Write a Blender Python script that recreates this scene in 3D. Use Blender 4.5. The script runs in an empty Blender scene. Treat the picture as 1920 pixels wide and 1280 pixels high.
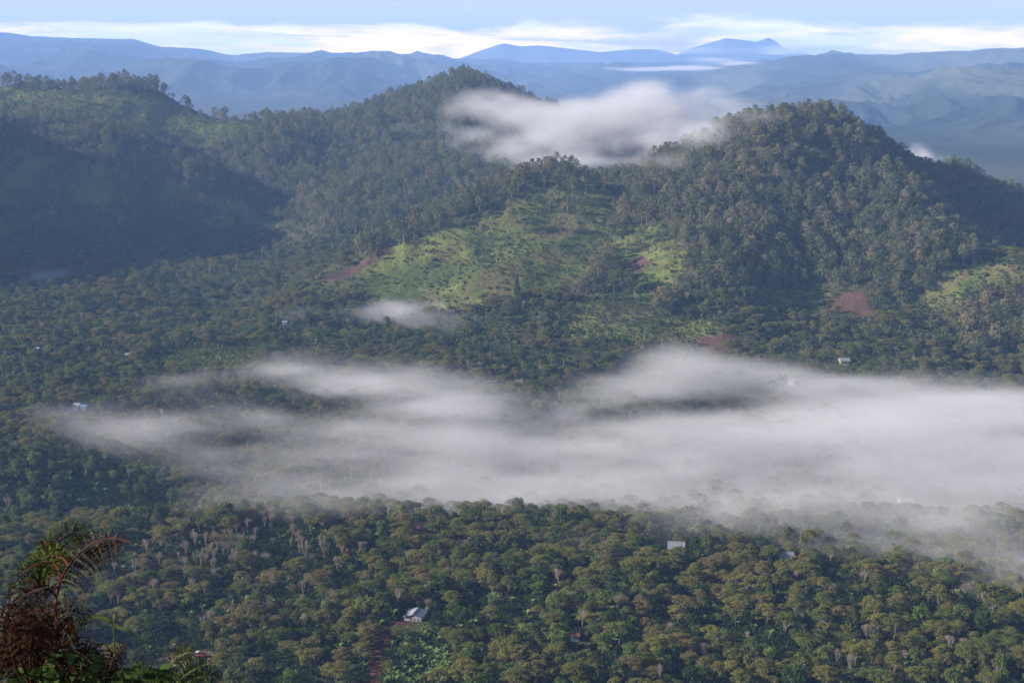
import bpy, math, random
import numpy as np
from mathutils import Vector, Matrix

C = bpy.context.scene.collection
SC = bpy.context.scene
R = math.radians
# ------------------------------------------------------------------ camera
F = 2667.0                     # focal length in pixels of the 1920 px wide picture
CAMZ = 262.0
PITCH = math.atan((640 - 112) / F)
cam_d = bpy.data.cameras.new('camera')
cam_d.sensor_width = 36.0
cam_d.lens = 36.0 * F / 1920
cam_d.clip_start = 0.1
cam_d.clip_end = 150000
cam_d.dof.use_dof = True
cam_d.dof.focus_distance = 900
cam_d.dof.aperture_fstop = 22
cam = bpy.data.objects.new('camera', cam_d)
cam.location = (0, 0, CAMZ)
cam.rotation_euler = (math.pi / 2 - PITCH, 0, 0)
C.objects.link(cam)
SC.camera = cam
# ------------------------------------------------------------------ sun, sky, exposure
SUN_EL, SUN_AZ = R(23), R(-94)      # azimuth clockwise from the view direction (+Y): sun from the left
SUN_STRENGTH = 5.0
SKY_STRENGTH = 0.05
EXPOSURE = 1.6
sd = Vector((math.sin(SUN_AZ) * math.cos(SUN_EL), math.cos(SUN_AZ) * math.cos(SUN_EL), math.sin(SUN_EL)))
sun_d = bpy.data.lights.new('sun', 'SUN')
sun_d.energy = SUN_STRENGTH
sun_d.angle = R(0.5)
sun_d.color = (1.0, 0.92, 0.79)
sun = bpy.data.objects.new('sun', sun_d)
sun.rotation_euler = (-sd).to_track_quat('-Z', 'Y').to_euler()
sun.location = (-300, 200, 600)
C.objects.link(sun)
SC.view_settings.view_transform = 'Standard'
SC.view_settings.look = 'None'
SC.view_settings.exposure = EXPOSURE
SC.view_settings.gamma = 1
SC.render.engine = 'CYCLES'
cy = SC.cycles
cy.max_bounces = 6
cy.diffuse_bounces = 2
cy.glossy_bounces = 1
cy.transmission_bounces = 2
cy.transparent_max_bounces = 8
cy.volume_bounces = 1
cy.volume_step_rate = 2.0
cy.volume_max_steps = 256
cy.sample_clamp_indirect = 4
cy.use_denoising = True


class NT:
    """small helper for building node trees"""
    def __init__(s, tree):
        s.t = tree
        s.n = tree.nodes
        s.l = tree.links

    def node(s, typ, **kw):
        n = s.n.new(typ)
        for k, v in kw.items():
            if k == 'ins':
                for kk, vv in v.items():
                    s.set(n.inputs[kk], vv)
            else:
                setattr(n, k, v)
        return n

    def set(s, sock, v):
        if isinstance(v, bpy.types.NodeSocket):
            s.l.new(v, sock)
        else:
            sock.default_value = v

    def math(s, op, a, b=None, c=None, clamp=False):
        n = s.n.new('ShaderNodeMath')
        n.operation = op
        n.use_clamp = clamp
        s.set(n.inputs[0], a)
        if b is not None: s.set(n.inputs[1], b)
        if c is not None: s.set(n.inputs[2], c)
        return n.outputs[0]

    def mix(s, f, a, b, blend='MIX'):
        n = s.n.new('ShaderNodeMix')
        n.data_type = 'RGBA'
        n.blend_type = blend
        s.set(n.inputs[0], f)
        s.set(n.inputs[6], a)
        s.set(n.inputs[7], b)
        return n.outputs[2]

    def ramp(s, f, stops):
        n = s.n.new('ShaderNodeValToRGB')
        e = n.color_ramp.elements
        while len(e) < len(stops): e.new(0.5)
        for i, (p, c) in enumerate(stops):
            e[i].position = p
            e[i].color = c if len(c) == 4 else (*c, 1)
        s.set(n.inputs[0], f)
        return n.outputs[0]

    def smooth(s, v, lo, hi):
        n = s.n.new('ShaderNodeMapRange')
        n.interpolation_type = 'SMOOTHSTEP'
        s.set(n.inputs[0], v)
        n.inputs[1].default_value = lo
        n.inputs[2].default_value = hi
        n.inputs[3].default_value = 0
        n.inputs[4].default_value = 1
        return n.outputs[0]

    def noise(s, vec, scale, detail=4, rough=0.5, dist=0.0):
        n = s.n.new('ShaderNodeTexNoise')
        s.set(n.inputs['Vector'], vec)
        n.inputs['Scale'].default_value = scale
        n.inputs['Detail'].default_value = detail
        n.inputs['Roughness'].default_value = rough
        n.inputs['Distortion'].default_value = dist
        return n.outputs[0]


world = bpy.data.worlds.new('World')
SC.world = world
world.use_nodes = True
W = NT(world.node_tree)
W.n.clear()
wo = W.node('ShaderNodeOutputWorld')
sky = W.node('ShaderNodeTexSky', sky_type='NISHITA', sun_disc=False)
sky.sun_elevation = SUN_EL
sky.sun_rotation = SUN_AZ
sky.altitude = 1200
sky.air_density = 1.0
sky.dust_density = 1.5
sky.ozone_density = 1.0
bg_sky = W.node('ShaderNodeBackground', ins={'Color': sky.outputs[0], 'Strength': SKY_STRENGTH})
tc = W.node('ShaderNodeTexCoord')
sep = W.node('ShaderNodeSeparateXYZ', ins={0: tc.outputs['Generated']})
dx, dy, dz = sep.outputs
az = W.math('ARCTAN2', dx, dy)
el = W.math('ARCSINE', dz)                      # radians above the horizon
cv = W.node('ShaderNodeCombineXYZ', ins={0: az, 1: W.math('MULTIPLY', el, 5.0), 2: 0.37})
n1 = W.noise(cv.outputs[0], 9.0, 7, 0.58, 0.4)        # cloud masses, stretched along the horizon
cv2 = W.node('ShaderNodeCombineXYZ', ins={0: az, 1: W.math('MULTIPLY', el, 14.0), 2: 1.9})
n2 = W.noise(cv2.outputs[0], 9.0, 6, 0.6, 0.8)        # fine streaks
el_j = W.math('ADD', el, W.math('MULTIPLY', W.math('SUBTRACT', n1, 0.5), 0.050))
low = W.math('MULTIPLY', W.smooth(el, -0.03, -0.004), W.math('SUBTRACT', 1.0, W.smooth(el_j, 0.017, 0.027)))
low = W.math('MULTIPLY', low, W.smooth(n2, 0.22, 0.50))
cirrus = W.math('MULTIPLY', W.math('MULTIPLY_ADD', W.smooth(n2, 0.34, 0.70), 0.30, 0.62), W.math('SUBTRACT', 1.0, W.smooth(el, 0.08, 0.25)))
cream = W.mix(W.smooth(el_j, 0.004, 0.024), (1.0, 0.56, 0.10, 1), (1.0, 0.66, 0.28, 1))
low_col = W.mix(W.smooth(n1, 0.42, 0.62), (0.42, 0.38, 0.42, 1), cream)
bg_low = W.node('ShaderNodeBackground', ins={'Color': low_col, 'Strength': 1.45})
bg_cir = W.node('ShaderNodeBackground', ins={'Color': (0.84, 0.91, 1.0, 1), 'Strength': 0.30})
mx1 = W.node('ShaderNodeMixShader', ins={0: cirrus, 1: bg_sky.outputs[0], 2: bg_cir.outputs[0]})
mx2 = W.node('ShaderNodeMixShader', ins={0: low, 1: mx1.outputs[0], 2: bg_low.outputs[0]})
W.l.new(mx2.outputs[0], wo.inputs[0])

# ------------------------------------------------------------------ numpy helpers
rng = np.random.default_rng(7)
random.seed(7)
cp, sp_ = math.cos(PITCH), math.sin(PITCH)


def world_at(px, py, Y):
    """point that stands Y metres ahead on the sight line through picture point (px, py) (survey of the site)"""
    u, v = (np.asarray(px, float) - 960) / F, (640 - np.asarray(py, float)) / F
    ry = cp + v * sp_
    rz = -sp_ + v * cp
    s = Y / ry
    return u * s, Y + 0 * s, CAMZ + rz * s


def project(x, y, z):
    z = z - CAMZ
    d = y * cp - z * sp_
    d = np.where(np.abs(d) < 1e-3, 1e-3, d)
    return 960 + F * x / d, 640 - F * (y * sp_ + z * cp) / d, d


_lat = rng.random((256, 256))


def vnoise(x, y):
    xi, yi = np.floor(x).astype(int), np.floor(y).astype(int)
    fx, fy = x - xi, y - yi
    fx = fx * fx * (3 - 2 * fx)
    fy = fy * fy * (3 - 2 * fy)
    a = _lat[xi & 255, yi & 255]; b = _lat[(xi + 1) & 255, yi & 255]
    c = _lat[xi & 255, (yi + 1) & 255]; d = _lat[(xi + 1) & 255, (yi + 1) & 255]
    return (a * (1 - fx) + b * fx) * (1 - fy) + (c * (1 - fx) + d * fx) * fy


def fbm(x, y, o=4, r=0.5):
    s, a, t = 0, 1.0, 0
    for i in range(o):
        s = s + a * vnoise(x + 17.3 * i, y + 41.7 * i)
        t += a
        a *= r; x = x * 2.03; y = y * 2.03
    return s / t


def ridged(x, y, o=4):
    s, a, t = 0, 1.0, 0
    for i in range(o):
        s = s + a * (1 - np.abs(2 * vnoise(x + 11.3 * i, y + 7.7 * i) - 1))
        t += a
        a *= 0.5; x = x * 2.1; y = y * 2.1
    return s / t


_lat3 = rng.random((64, 64, 64)).astype(np.float32)


def vnoise3(x, y, z):
    xi, yi, zi = (np.floor(q).astype(int) for q in (x, y, z))
    fx, fy, fz = x - xi, y - yi, z - zi
    fx, fy, fz = (q * q * (3 - 2 * q) for q in (fx, fy, fz))
    g = lambda i, j, k: _lat3[(xi + i) & 63, (yi + j) & 63, (zi + k) & 63]
    l = lambda a, b, t: a + (b - a) * t
    return l(l(l(g(0, 0, 0), g(1, 0, 0), fx), l(g(0, 1, 0), g(1, 1, 0), fx), fy),
             l(l(g(0, 0, 1), g(1, 0, 1), fx), l(g(0, 1, 1), g(1, 1, 1), fx), fy), fz)


def fbm3(x, y, z, o=4, r=0.55):
    s, a, t = 0, 1.0, 0
    for i in range(o):
        s = s + a * vnoise3(x + 9.1 * i, y + 3.7 * i, z + 5.3 * i)
        t += a
        a *= r; x = x * 2.1; y = y * 2.1; z = z * 2.1
    return s / t


def sstep(v, lo, hi):
    t = np.clip((v - lo) / (hi - lo), 0, 1)
    return t * t * (3 - 2 * t)


# ------------------------------------------------------------------ the lie of the land: surveyed heights
# (px, py, Y ahead, canopy height standing on it)
SURVEY = [
    # near shelf
    (-400, 1280, 560, 0), (0, 1280, 560, 0), (500, 1280, 560, 0), (960, 1280, 560, 0), (1450, 1280, 560, 0), (1920, 1280, 560, 0), (2300, 1280, 560, 0),
    (0, 1160, 645, 0), (480, 1160, 645, 0), (960, 1155, 645, 0), (1440, 1160, 645, 0), (1920, 1160, 645, 0), (2300, 1160, 645, 0), (-300, 1160, 645, 0),
    (0, 1060, 740, 0), (480, 1060, 740, 0), (960, 1060, 740, 0), (1440, 1060, 740, 0), (1920, 1060, 740, 0), (2300, 1060, 740, 0), (-300, 1060, 740, 0),
    (200, 985, 830, 0), (400, 972, 840, 0), (640, 968, 845, 0), (960, 975, 850, 0), (1400, 985, 840, 0), (1900, 985, 840, 0), (0, 1000, 820, 0),
    # dip behind the shelf, with the little dark spur on the left
    (0, 985, 890, 0), (250, 985, 890, 0), (500, 968, 900, 0), (800, 958, 915, 0), (1200, 948, 930, 0), (1800, 948, 930, 0),
    (-300, 838, 975, 4), (0, 850, 975, 4), (120, 848, 975, 4), (220, 862, 972, 4), (300, 905, 960, 2), (0, 915, 930, 2), (120, 915, 930, 2), (-200, 915, 930, 2), (0, 972, 905, 0), (150, 970, 905, 0),
    (0, 840, 1010, 0), (200, 846, 1010, 0), (420, 885, 1000, 0), (700, 870, 1010, 0), (1100, 855, 1030, 0), (1500, 850, 1030, 0), (1900, 850, 1030, 0),
    (0, 760, 1120, 0), (400, 765, 1115, 0), (800, 765, 1120, 0), (1200, 762, 1130, 0), (1600, 762, 1130, 0), (1950, 762, 1130, 0), (-300, 760, 1120, 0), (2300, 762, 1130, 0),
    (0, 690, 1240, 0), (400, 690, 1240, 0), (760, 700, 1230, 0), (1050, 700, 1240, 0), (1450, 690, 1240, 0), (1800, 690, 1240, 0), (2300, 690, 1240, 0),
    # valley floor going away on the left
    (0, 650, 1320, 0), (300, 650, 1320, 0), (600, 650, 1320, 0), (0, 560, 1580, 0), (250, 560, 1580, 0), (500, 570, 1550, 0),
    (0, 500, 1820, 0), (250, 500, 1820, 0), (450, 490, 1850, 0), (0, 450, 2000, 0), (300, 440, 2080, 0), (520, 440, 2060, 0),
    (-400, 560, 1580, 0), (-400, 650, 1320, 0), (-450, 480, 1850, 0),
    # left-hand spur of the near hill
    (1050, 325, 1700, 10), (960, 335, 1700, 14), (870, 382, 1660, 12), (740, 432, 1600, 12), (640, 482, 1560, 6), (560, 530, 1540, 4),
    (1000, 450, 1560, 0), (900, 500, 1470, 0), (1000, 560, 1400, 0), (1150, 400, 1640, 0), (1150, 480, 1520, 0), (1200, 560, 1400, 0),
    (1100, 620, 1320, 0), (800, 560, 1460, 0), (850, 640, 1330, 0), (700, 600, 1430, 0), (760, 500, 1530, 0), (1050, 380, 1640, 0),
    # near hill
    (1420, 208, 1780, 22), (1500, 203, 1800, 22), (1560, 206, 1800, 22), (1620, 226, 1800, 22), (1680, 263, 1800, 22), (1720, 295, 1810, 22),
    (1800, 325, 1820, 22), (1900, 352, 1830, 22), (2000, 372, 1850, 22), (2200, 420, 1850, 22), (1380, 228, 1770, 22), (1330, 240, 1765, 22),
    (1280, 275, 1750, 22), (1220, 300, 1740, 22), (1160, 315, 1725, 22), (1110, 322, 1715, 20),
    (1500, 480, 1490, 0), (1500, 390, 1590, 0), (1490, 300, 1690, 0), (1400, 330, 1640, 0), (1350, 420, 1540, 0), (1300, 520, 1420, 0),
    (1630, 400, 1590, 0), (1650, 480, 1500, 0), (1640, 320, 1700, 0), (1270, 400, 1600, 0), (1250, 480, 1480, 0), (1320, 600, 1340, 0),
    (1440, 560, 1400, 0), (1430, 610, 1330, 0), (1600, 570, 1390, 0), (1600, 640, 1290, 0), (1720, 560, 1400, 0), (1750, 640, 1290, 0),
    (1375, 440, 1500, 0), (1395, 540, 1390, 0), (1465, 430, 1575, 0), (1480, 540, 1455, 0), (1520, 330, 1680, 0), (1580, 470, 1525, 0), (1575, 380, 1625, 0), (1680, 440, 1515, 0), (1700, 500, 1450, 0),
    (1775, 470, 1530, -5), (1735, 385, 1640, -6), (1840, 430, 1700, 16), (1900, 470, 1640, 22), (1850, 500, 1450, 0), (1920, 510, 1420, 0), (1900, 580, 1350, 0), (2100, 560, 1380, 0),
    (1990, 490, 1600, 8),
    # mid hill with its wooded peak
    (870, 130, 2700, 23), (800, 142, 2680, 23), (740, 172, 2650, 23), (700, 198, 2620, 23), (640, 214, 2600, 22), (940, 150, 2720, 23),
    (1000, 178, 2720, 23), (1060, 205, 2720, 23), (1120, 235, 2740, 22), (1200, 270, 2760, 20), (1320, 310, 2780, 10),
    (870, 220, 2480, 0), (850, 300, 2280, 0), (700, 300, 2350, 0), (640, 400, 2050, 0), (800, 370, 2080, 0), (950, 300, 2260, 0), (590, 330, 2300, 0),
    (1000, 240, 2520, 0), (760, 240, 2470, 0), (700, 430, 1960, 0), (600, 420, 2020, 0),
    # saddle and left hill
    (560, 216, 2650, 20), (490, 220, 2650, 20), (440, 208, 2640, 20), (400, 198, 2600, 20), (330, 172, 2600, 20), (280, 145, 2600, 20), (235, 142, 2600, 20), (180, 158, 2620, 20),
    (130, 176, 2640, 16), (70, 147, 2640, 20), (0, 162, 2650, 14), (-150, 185, 2650, 10), (-400, 210, 2650, 10),
    (250, 195, 2480, 0), (100, 195, 2450, 0), (330, 240, 2450, 0), (395, 250, 2420, 0), (460, 288, 2340, 0), (525, 338, 2240, 0), (585, 392, 2120, 0), (400, 330, 2320, 0), (470, 375, 2220, 0), (330, 300, 2360, 0), (180, 225, 2380, 0), (60, 210, 2370, 0),
    # shaded ridge in front of it, falling to the right
    (-400, 170, 2250, 12), (-150, 195, 2250, 12), (0, 212, 2250, 12), (100, 218, 2240, 12), (230, 238, 2230, 12), (330, 288, 2200, 12), (440, 348, 2180, 8), (530, 400, 2150, 4),
    (0, 330, 2080, 0), (200, 350, 2060, 0), (0, 415, 1970, 0), (320, 395, 2090, 0), (-300, 300, 2080, 0), (200, 410, 2020, 0),
]
PTS = []
for px, py, Y, hgt in SURVEY:
    X, Y_, Z = world_at(px, py, Y)
    PTS.append((float(X), float(Y), float(Z) - hgt))
for q in [(-500, 2150, 110), (-1000, 2120, 270), (-1300, 2100, 320), (-1050, 1920, 235), (-1200, 2480, 105), (-1250, 2650, 110), (-1500, 2300, 180),  # unseen heights raised beyond the left edge to shade the ridge's flank
          # unseen ridge added off to the left to keep the valley in shade in the early sun
          (-840, 1450, 60), (-980, 1450, 165), (-1150, 1500, 210), (-820, 1700, 70), (-980, 1750, 190), (-700, 1450, 4), (-740, 1700, 4), (-900, 1250, 70), (-1100, 1200, 120),
          (-760, 1100, -2), (-1000, 950, 20), (-1400, 1500, 180), (-1500, 1000, 60),
          # ground hidden behind the crests
          (560, 2050, 70), (250, 2050, 70), (760, 2150, 30), (1000, 2100, 40), (400, 2300, 20), (150, 2250, 60), (0, 2050, 70), (-120, 1880, 12), (-60, 1850, 20), (-20, 1950, 40), (-180, 1800, 6),
          (-600, 2900, 60), (-300, 2900, 90), (0, 3000, 120), (200, 3000, 100), (500, 3000, 20), (900, 2900, 0), (-1000, 2900, 120),
          (1200, 1500, 60), (1400, 1900, 80), (1300, 1100, -10), (1000, 700, -5), (-900, 600, 0), (-1500, 600, 0), (1500, 600, 0),
          (-1600, 3200, 20), (-800, 3200, 20), (-300, 3250, 15), (100, 3250, 12), (600, 3200, 8), (1100, 3200, 6), (1600, 3200, 6), (1600, 2500, 10)]:
    PTS.append(q)
PTS = np.array(PTS)


def tps(r2):
    return 0.5 * r2 * np.log(r2 + 1e-12)


_s = 1000.0
P2 = PTS[:, :2] / _s
_n = len(P2)
K = tps(((P2[:, None] - P2[None]) ** 2).sum(-1)) + np.eye(_n) * 1.5e-4
Pm = np.concatenate([np.ones((_n, 1)), P2], 1)
A = np.zeros((_n + 3, _n + 3))
A[:_n, :_n] = K; A[:_n, _n:] = Pm; A[_n:, :_n] = Pm.T
sol = np.linalg.solve(A, np.concatenate([PTS[:, 2], np.zeros(3)]))
GX0, GX1, GY0, GY1, GS = -1600, 1600, 440, 3300, 10.0
gx = np.arange(GX0, GX1 + 1, GS); gy = np.arange(GY0, GY1 + 1, GS)
GXm, GYm = np.meshgrid(gx, gy, indexing='ij')
q = np.stack([GXm.ravel(), GYm.ravel()], 1) / _s
LAT = np.empty(len(q))
for i in range(0, len(q), 20000):
    b = q[i:i + 20000]
    LAT[i:i + 20000] = tps(((b[:, None] - P2[None]) ** 2).sum(-1)) @ sol[:_n] + np.concatenate([np.ones((len(b), 1)), b], 1) @ sol[_n:]
LAT = LAT.reshape(GXm.shape)

FAR_CREST = np.array([(-900, 60), (-400, 64), (0, 67), (100, 69), (200, 71), (280, 74), (330, 88), (380, 90), (420, 96), (460, 104), (520, 97), (600, 99), (690, 101), (780, 106), (870, 112),
                      (950, 116), (1100, 124), (1200, 131), (1300, 131), (1380, 122), (1450, 111), (1540, 104), (1620, 107), (1700, 110), (1760, 110), (1830, 104), (1920, 106), (2300, 96), (2900, 100)], float)
PEAKS = np.array([(-900, 150), (700, 150), (860, 112), (900, 95), (945, 80), (975, 86), (1010, 84), (1080, 93), (1120, 98), (1180, 92), (1215, 91), (1240, 97), (1256, 103), (1290, 88), (1320, 78), (1345, 71),
                  (1372, 75), (1400, 78), (1422, 70), (1438, 80), (1450, 90), (1500, 102), (1560, 150), (2900, 150)], float)


def height(x, y):
    x = np.asarray(x, float); y = np.asarray(y, float)
    fx = np.clip((x - GX0) / GS, 0, len(gx) - 1.001); fy = np.clip((y - GY0) / GS, 0, len(gy) - 1.001)
    i, j = fx.astype(int), fy.astype(int)
    fx, fy = fx - i, fy - j
    mid = (LAT[i, j] * (1 - fx) + LAT[i + 1, j] * fx) * (1 - fy) + (LAT[i, j + 1] * (1 - fx) + LAT[i + 1, j + 1] * fx) * fy
    rough = sstep(mid, 12, 70)
    mid = mid + rough * (26 * (ridged(x / 170, y / 260, 3) - 0.55) + 7 * (ridged((x + 25 * vnoise(x / 80, y / 80)) / 48, y / 95, 3) - 0.6)) + (1 - rough) * (5 + 9 * sstep(y, 850, 1000)) * (fbm(x / 110, y / 80, 3) - 0.5)
    # the hill the photograph was taken from
    near = CAMZ - 1.7 - 0.72 * np.maximum(0, y - 1.2) + 4.9 * sstep(-x - 0.42 * np.abs(y) - 2.0, 0, 8) * sstep(y, 90, 40)  # last term: unseen bank added on the left to shade the ferns
    near = np.maximum(near, 2.0)
    w = sstep(y, 440, 540)
    z = near * (1 - w) + mid * w
    # far plain and ranges
    wf = sstep(y, 2900, 3300)
    a = x / np.maximum(y, 1)
    right = sstep(a, 0.0, 0.22)
    far = 8 + 10 * fbm(x / 900, y / 900, 3) + 90 * sstep(y, 3300, 6000) * (ridged(x / 700 + 3, y / 1100, 4) - 0.45)
    Yc = 15000.0 - 4000.0 * right
    Y0 = 6800.0 - 3000.0 * right
    pxc = 960 + F * cp * a
    vc = (640 - np.interp(pxc, FAR_CREST[:, 0], FAR_CREST[:, 1])) / F
    hc = CAMZ + Yc * (-sp_ + vc * cp) / (cp + vc * sp_)
    t = (y - Y0) / (Yc - Y0)
    prof = np.where(t < 1, sstep(t, -0.05, 1.0) * 0.4 + 0.6 * np.clip(t, 0, 1) ** 1.15, np.clip(1 - (t - 1) * 1.1, 0, 1))
    w1 = fbm(x / 1500 + 7, y / 1500, 2) * 900
    spur = (ridged((x + w1 + 0.3 * y) / 1500, (y - 0.3 * x) / 4200, 2) - 0.62) * 1.0 + (ridged((x + w1) / 620, (y + w1) / 1300, 5) - 0.6) * 0.85
    fade = np.clip(1 - np.abs(t - 1) / 0.10, 0, 1)
    rng_h = prof * (hc + 40) + np.clip(prof * 5, 0, 1) * (1 - 0.93 * fade) * 300 * spur * np.clip(1.4 - prof, 0.45, 1) + np.clip(prof * 3, 0, 1) * 20 * (fbm(x / 150, y / 150, 3) - 0.5) - 40 * prof
    far = np.maximum(far, rng_h)
    Yp = 20000.0
    pxp = np.interp(pxc, PEAKS[:, 0], PEAKS[:, 1])
    vp = (640 - pxp) / F
    hp = CAMZ + Yp * (-sp_ + vp * cp) / (cp + vp * sp_)
    t2 = np.abs(y - Yp) / 2600
    far = np.maximum(far, np.where(t2 < 1, (1 - t2) ** 1.1, 0) * hp + 120 * (ridged(x / 800, y / 800, 4) - 0.6) * (t2 < 1) * np.clip(t2 * 3, 0, 1))
    z = z * (1 - wf) + far * wf
    return z


def visible(x, y, z, lift=0.0, steps=70):
    """does the eye at the camera see this point over the bare land?"""
    ok = np.ones(len(x), bool)
    for s in np.linspace(0.25, 0.985, steps):
        ok &= (CAMZ + (z + lift - CAMZ) * s) > height(x * s, y * s) - 1.0
    return ok


def in_poly(px, py, poly):
    ins = np.zeros(px.shape, bool)
    n = len(poly)
    for a in range(n):
        x0, y0 = poly[a]; x1, y1 = poly[(a + 1) % n]
        if y0 == y1: continue
        c = ((py < y0) != (py < y1)) & (px < (x1 - x0) * (py - y0) / (y1 - y0) + x0)
        ins ^= c
    return ins


# land cover: outlines as seen from the camera, laid on the land at their distances
GRASS = [
    (1400, 1800, [(985, 352), (1040, 335), (1150, 335), (1175, 360), (1160, 420), (1140, 460), (1110, 520), (1040, 540), (960, 575), (870, 590), (760, 575), (660, 552), (720, 505), (830, 440), (920, 400)]),
    (1330, 1760, [(1030, 440), (1100, 425), (1120, 455), (1040, 470)]),
    (1300, 1700, [(1170, 430), (1245, 425), (1300, 480), (1265, 540), (1215, 585), (1260, 600), (1335, 585), (1340, 655), (1180, 665), (1060, 660), (1030, 610), (1120, 560), (1150, 520), (1130, 470)]),
    (1400, 1720, [(600, 540), (650, 500), (740, 460), (800, 440), (760, 500), (720, 540), (690, 560)]),
    (1350, 1650, [(1810, 500), (1860, 490), (1960, 505), (2100, 520), (2100, 560), (1900, 560), (1800, 590), (1740, 570), (1760, 530)]),
    (1380, 1500, [(1440, 540), (1560, 540), (1560, 585), (1430, 600)]),
    (2290, 2700, [(-200, 170), (60, 160), (130, 180), (220, 162), (320, 185), (420, 215), (450, 250), (380, 275), (300, 265), (200, 245), (100, 225), (-200, 225)]),
    (2280, 2700, [(400, 225), (520, 220), (500, 250), (430, 262), (350, 250)]),
    (1900, 2230, [(60, 280), (250, 330), (400, 370), (520, 410), (480, 428), (300, 420), (120, 400), (-100, 360)]),
    (1900, 2230, [(-300, 390), (120, 405), (300, 425), (200, 436), (-300, 436)]),
    (1100, 1400, [(290, 655), (400, 648), (500, 655), (480, 690), (380, 710), (300, 690)]),
    (2400, 2700, [(600, 215), (660, 210), (640, 240), (590, 240)]),
]
SOIL = [
    (1400, 1700, [(605, 524), (640, 505), (690, 482), (725, 460), (734, 465), (690, 494), (660, 516), (620, 530)]),
    (1400, 1700, [(1142, 515), (1175, 495), (1205, 480), (1222, 490), (1200, 508), (1160, 520)]),
    (1320, 1480, [(1558, 578), (1575, 548), (1622, 545), (1640, 590), (1640, 605), (1590, 592)]),
    (1250, 1400, [(1296, 632), (1345, 622), (1392, 634), (1395, 652), (1330, 664), (1300, 655)]),
    (1380, 1500, [(1530, 592), (1580, 585), (1590, 600), (1540, 606)]),
    (1020, 1160, [(130, 775), (230, 782), (330, 800), (250, 812), (160, 800)]),
    (1600, 1850, [(1160, 360), (1200, 380), (1190, 400), (1160, 390)]),
]


def cover_masks(x, y, z):
    px, py, d = project(x, y, z)
    jx = 95 * (fbm(x / 50, y / 50, 5, 0.62) - 0.5); jy = 52 * (fbm(x / 50 + 50, y / 50, 5, 0.62) - 0.5)
    g = np.zeros(px.shape, bool); s = np.zeros(px.shape, bool)
    for y0, y1, poly in GRASS:
        g |= in_poly(px + jx, py + jy, poly) & (y > y0) & (y < y1)
    for y0, y1, poly in SOIL:
        s |= in_poly(px + jx * 0.25, py + jy * 0.3, poly) & (y > y0) & (y < y1)
    return px, py, g, s


def road_points():
    rd = []
    for px, py, Y in [(690, 1330, 530), (700, 1280, 562), (705, 1240, 588), (722, 1205, 612), (742, 1178, 632), (765, 1168, 640), (790, 1160, 645)]:
        X, Y_, Z = world_at(px, py, Y)
        rd.append((float(X), Y))
    return np.array(rd)


ROAD = road_points()


def seg_dist(x, y, line):
    d = np.full(x.shape, 1e9)
    for (x0, y0), (x1, y1) in zip(line[:-1], line[1:]):
        t = np.clip(((x - x0) * (x1 - x0) + (y - y0) * (y1 - y0)) / ((x1 - x0) ** 2 + (y1 - y0) ** 2), 0, 1)
        d = np.minimum(d, np.hypot(x - x0 - t * (x1 - x0), y - y0 - t * (y1 - y0)))
    return d


YARD = [float(v) for v in world_at(350, 1247, 586)]    # bare earth yard by the lorry


def soft_mat(name):
    m = bpy.data.materials.new(name)
    m.use_nodes = True
    t = NT(m.node_tree)
    t.n.clear()
    return m, t, t.node('ShaderNodeOutputMaterial')


def mesh_from(name, verts, faces, mat=None, smooth=False, attrs=None):
    """verts (n,3) array; faces (m,k) array of one size k"""
    me = bpy.data.meshes.new(name)
    verts = np.asarray(verts, np.float32); faces = np.asarray(faces, np.int32)
    me.vertices.add(len(verts)); me.vertices.foreach_set('co', verts.ravel())
    if len(faces):
        k = faces.shape[1]
        me.loops.add(faces.size); me.loops.foreach_set('vertex_index', faces.ravel())
        me.polygons.add(len(faces))
        me.polygons.foreach_set('loop_start', np.arange(0, faces.size, k, dtype=np.int32))
        me.polygons.foreach_set('loop_total', np.full(len(faces), k, np.int32))
        me.polygons.foreach_set('use_smooth', np.full(len(faces), smooth))
    for nm, (typ, dom, arr) in (attrs or {}).items():
        at = me.attributes.new(nm, typ, dom)
        at.data.foreach_set('color' if 'COLOR' in typ else ('vector' if typ == 'FLOAT_VECTOR' else 'value'), np.asarray(arr).ravel())
    me.update(calc_edges=True)
    if mat: me.materials.append(mat)
    return me


def link(name, me, parent=None, coll=None):
    o = bpy.data.objects.new(name, me)
    (coll or C).objects.link(o)
    if parent: o.parent = parent
    return o


def tag(o, label=None, cat=None, group=None, kind=None):
    if label: o['label'] = label
    if cat: o['category'] = cat
    if group: o['group'] = group
    if kind: o['kind'] = kind
    return o


# ------------------------------------------------------------------ the ground: one sheet to the horizon
ang = np.concatenate([np.linspace(-180, -40, 30)[:-1], np.linspace(-40, -23, 60)[:-1], np.linspace(-23, 23, 720), np.linspace(23, 40, 60)[1:], np.linspace(40, 180, 30)[1:]])
rad = np.concatenate([np.array([0.3, 0.8]), np.geomspace(1.2, 470, 70)[:-1], np.arange(470, 540, 5.0), np.arange(540, 720, 2.0), np.arange(720, 3300, 5.0), np.geomspace(3300, 22500, 400), np.geomspace(24000, 90000, 12)])
AA, RR = np.meshgrid(np.radians(ang), rad, indexing='ij')
gxv = RR * np.sin(AA); gyv = RR * np.cos(AA)
gzv = height(gxv, gyv)
na, nr = AA.shape
idx = np.arange(na * nr).reshape(na, nr)
gf = np.stack([idx[:-1, :-1], idx[:-1, 1:], idx[1:, 1:], idx[1:, :-1]], -1).reshape(-1, 4)[:, ::-1]
X, Y, Z = gxv.ravel(), gyv.ravel(), gzv.ravel()
px_, py_, gm, sm = cover_masks(X, Y, Z)
n_a = fbm(X / 60, Y / 60, 4); n_b = fbm(X / 14 + 9, Y / 14, 3)
col = np.empty((len(X), 4)); col[:, 3] = 1


def lerp(a, b, t):
    return a + (b - a) * t[:, None]


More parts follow.
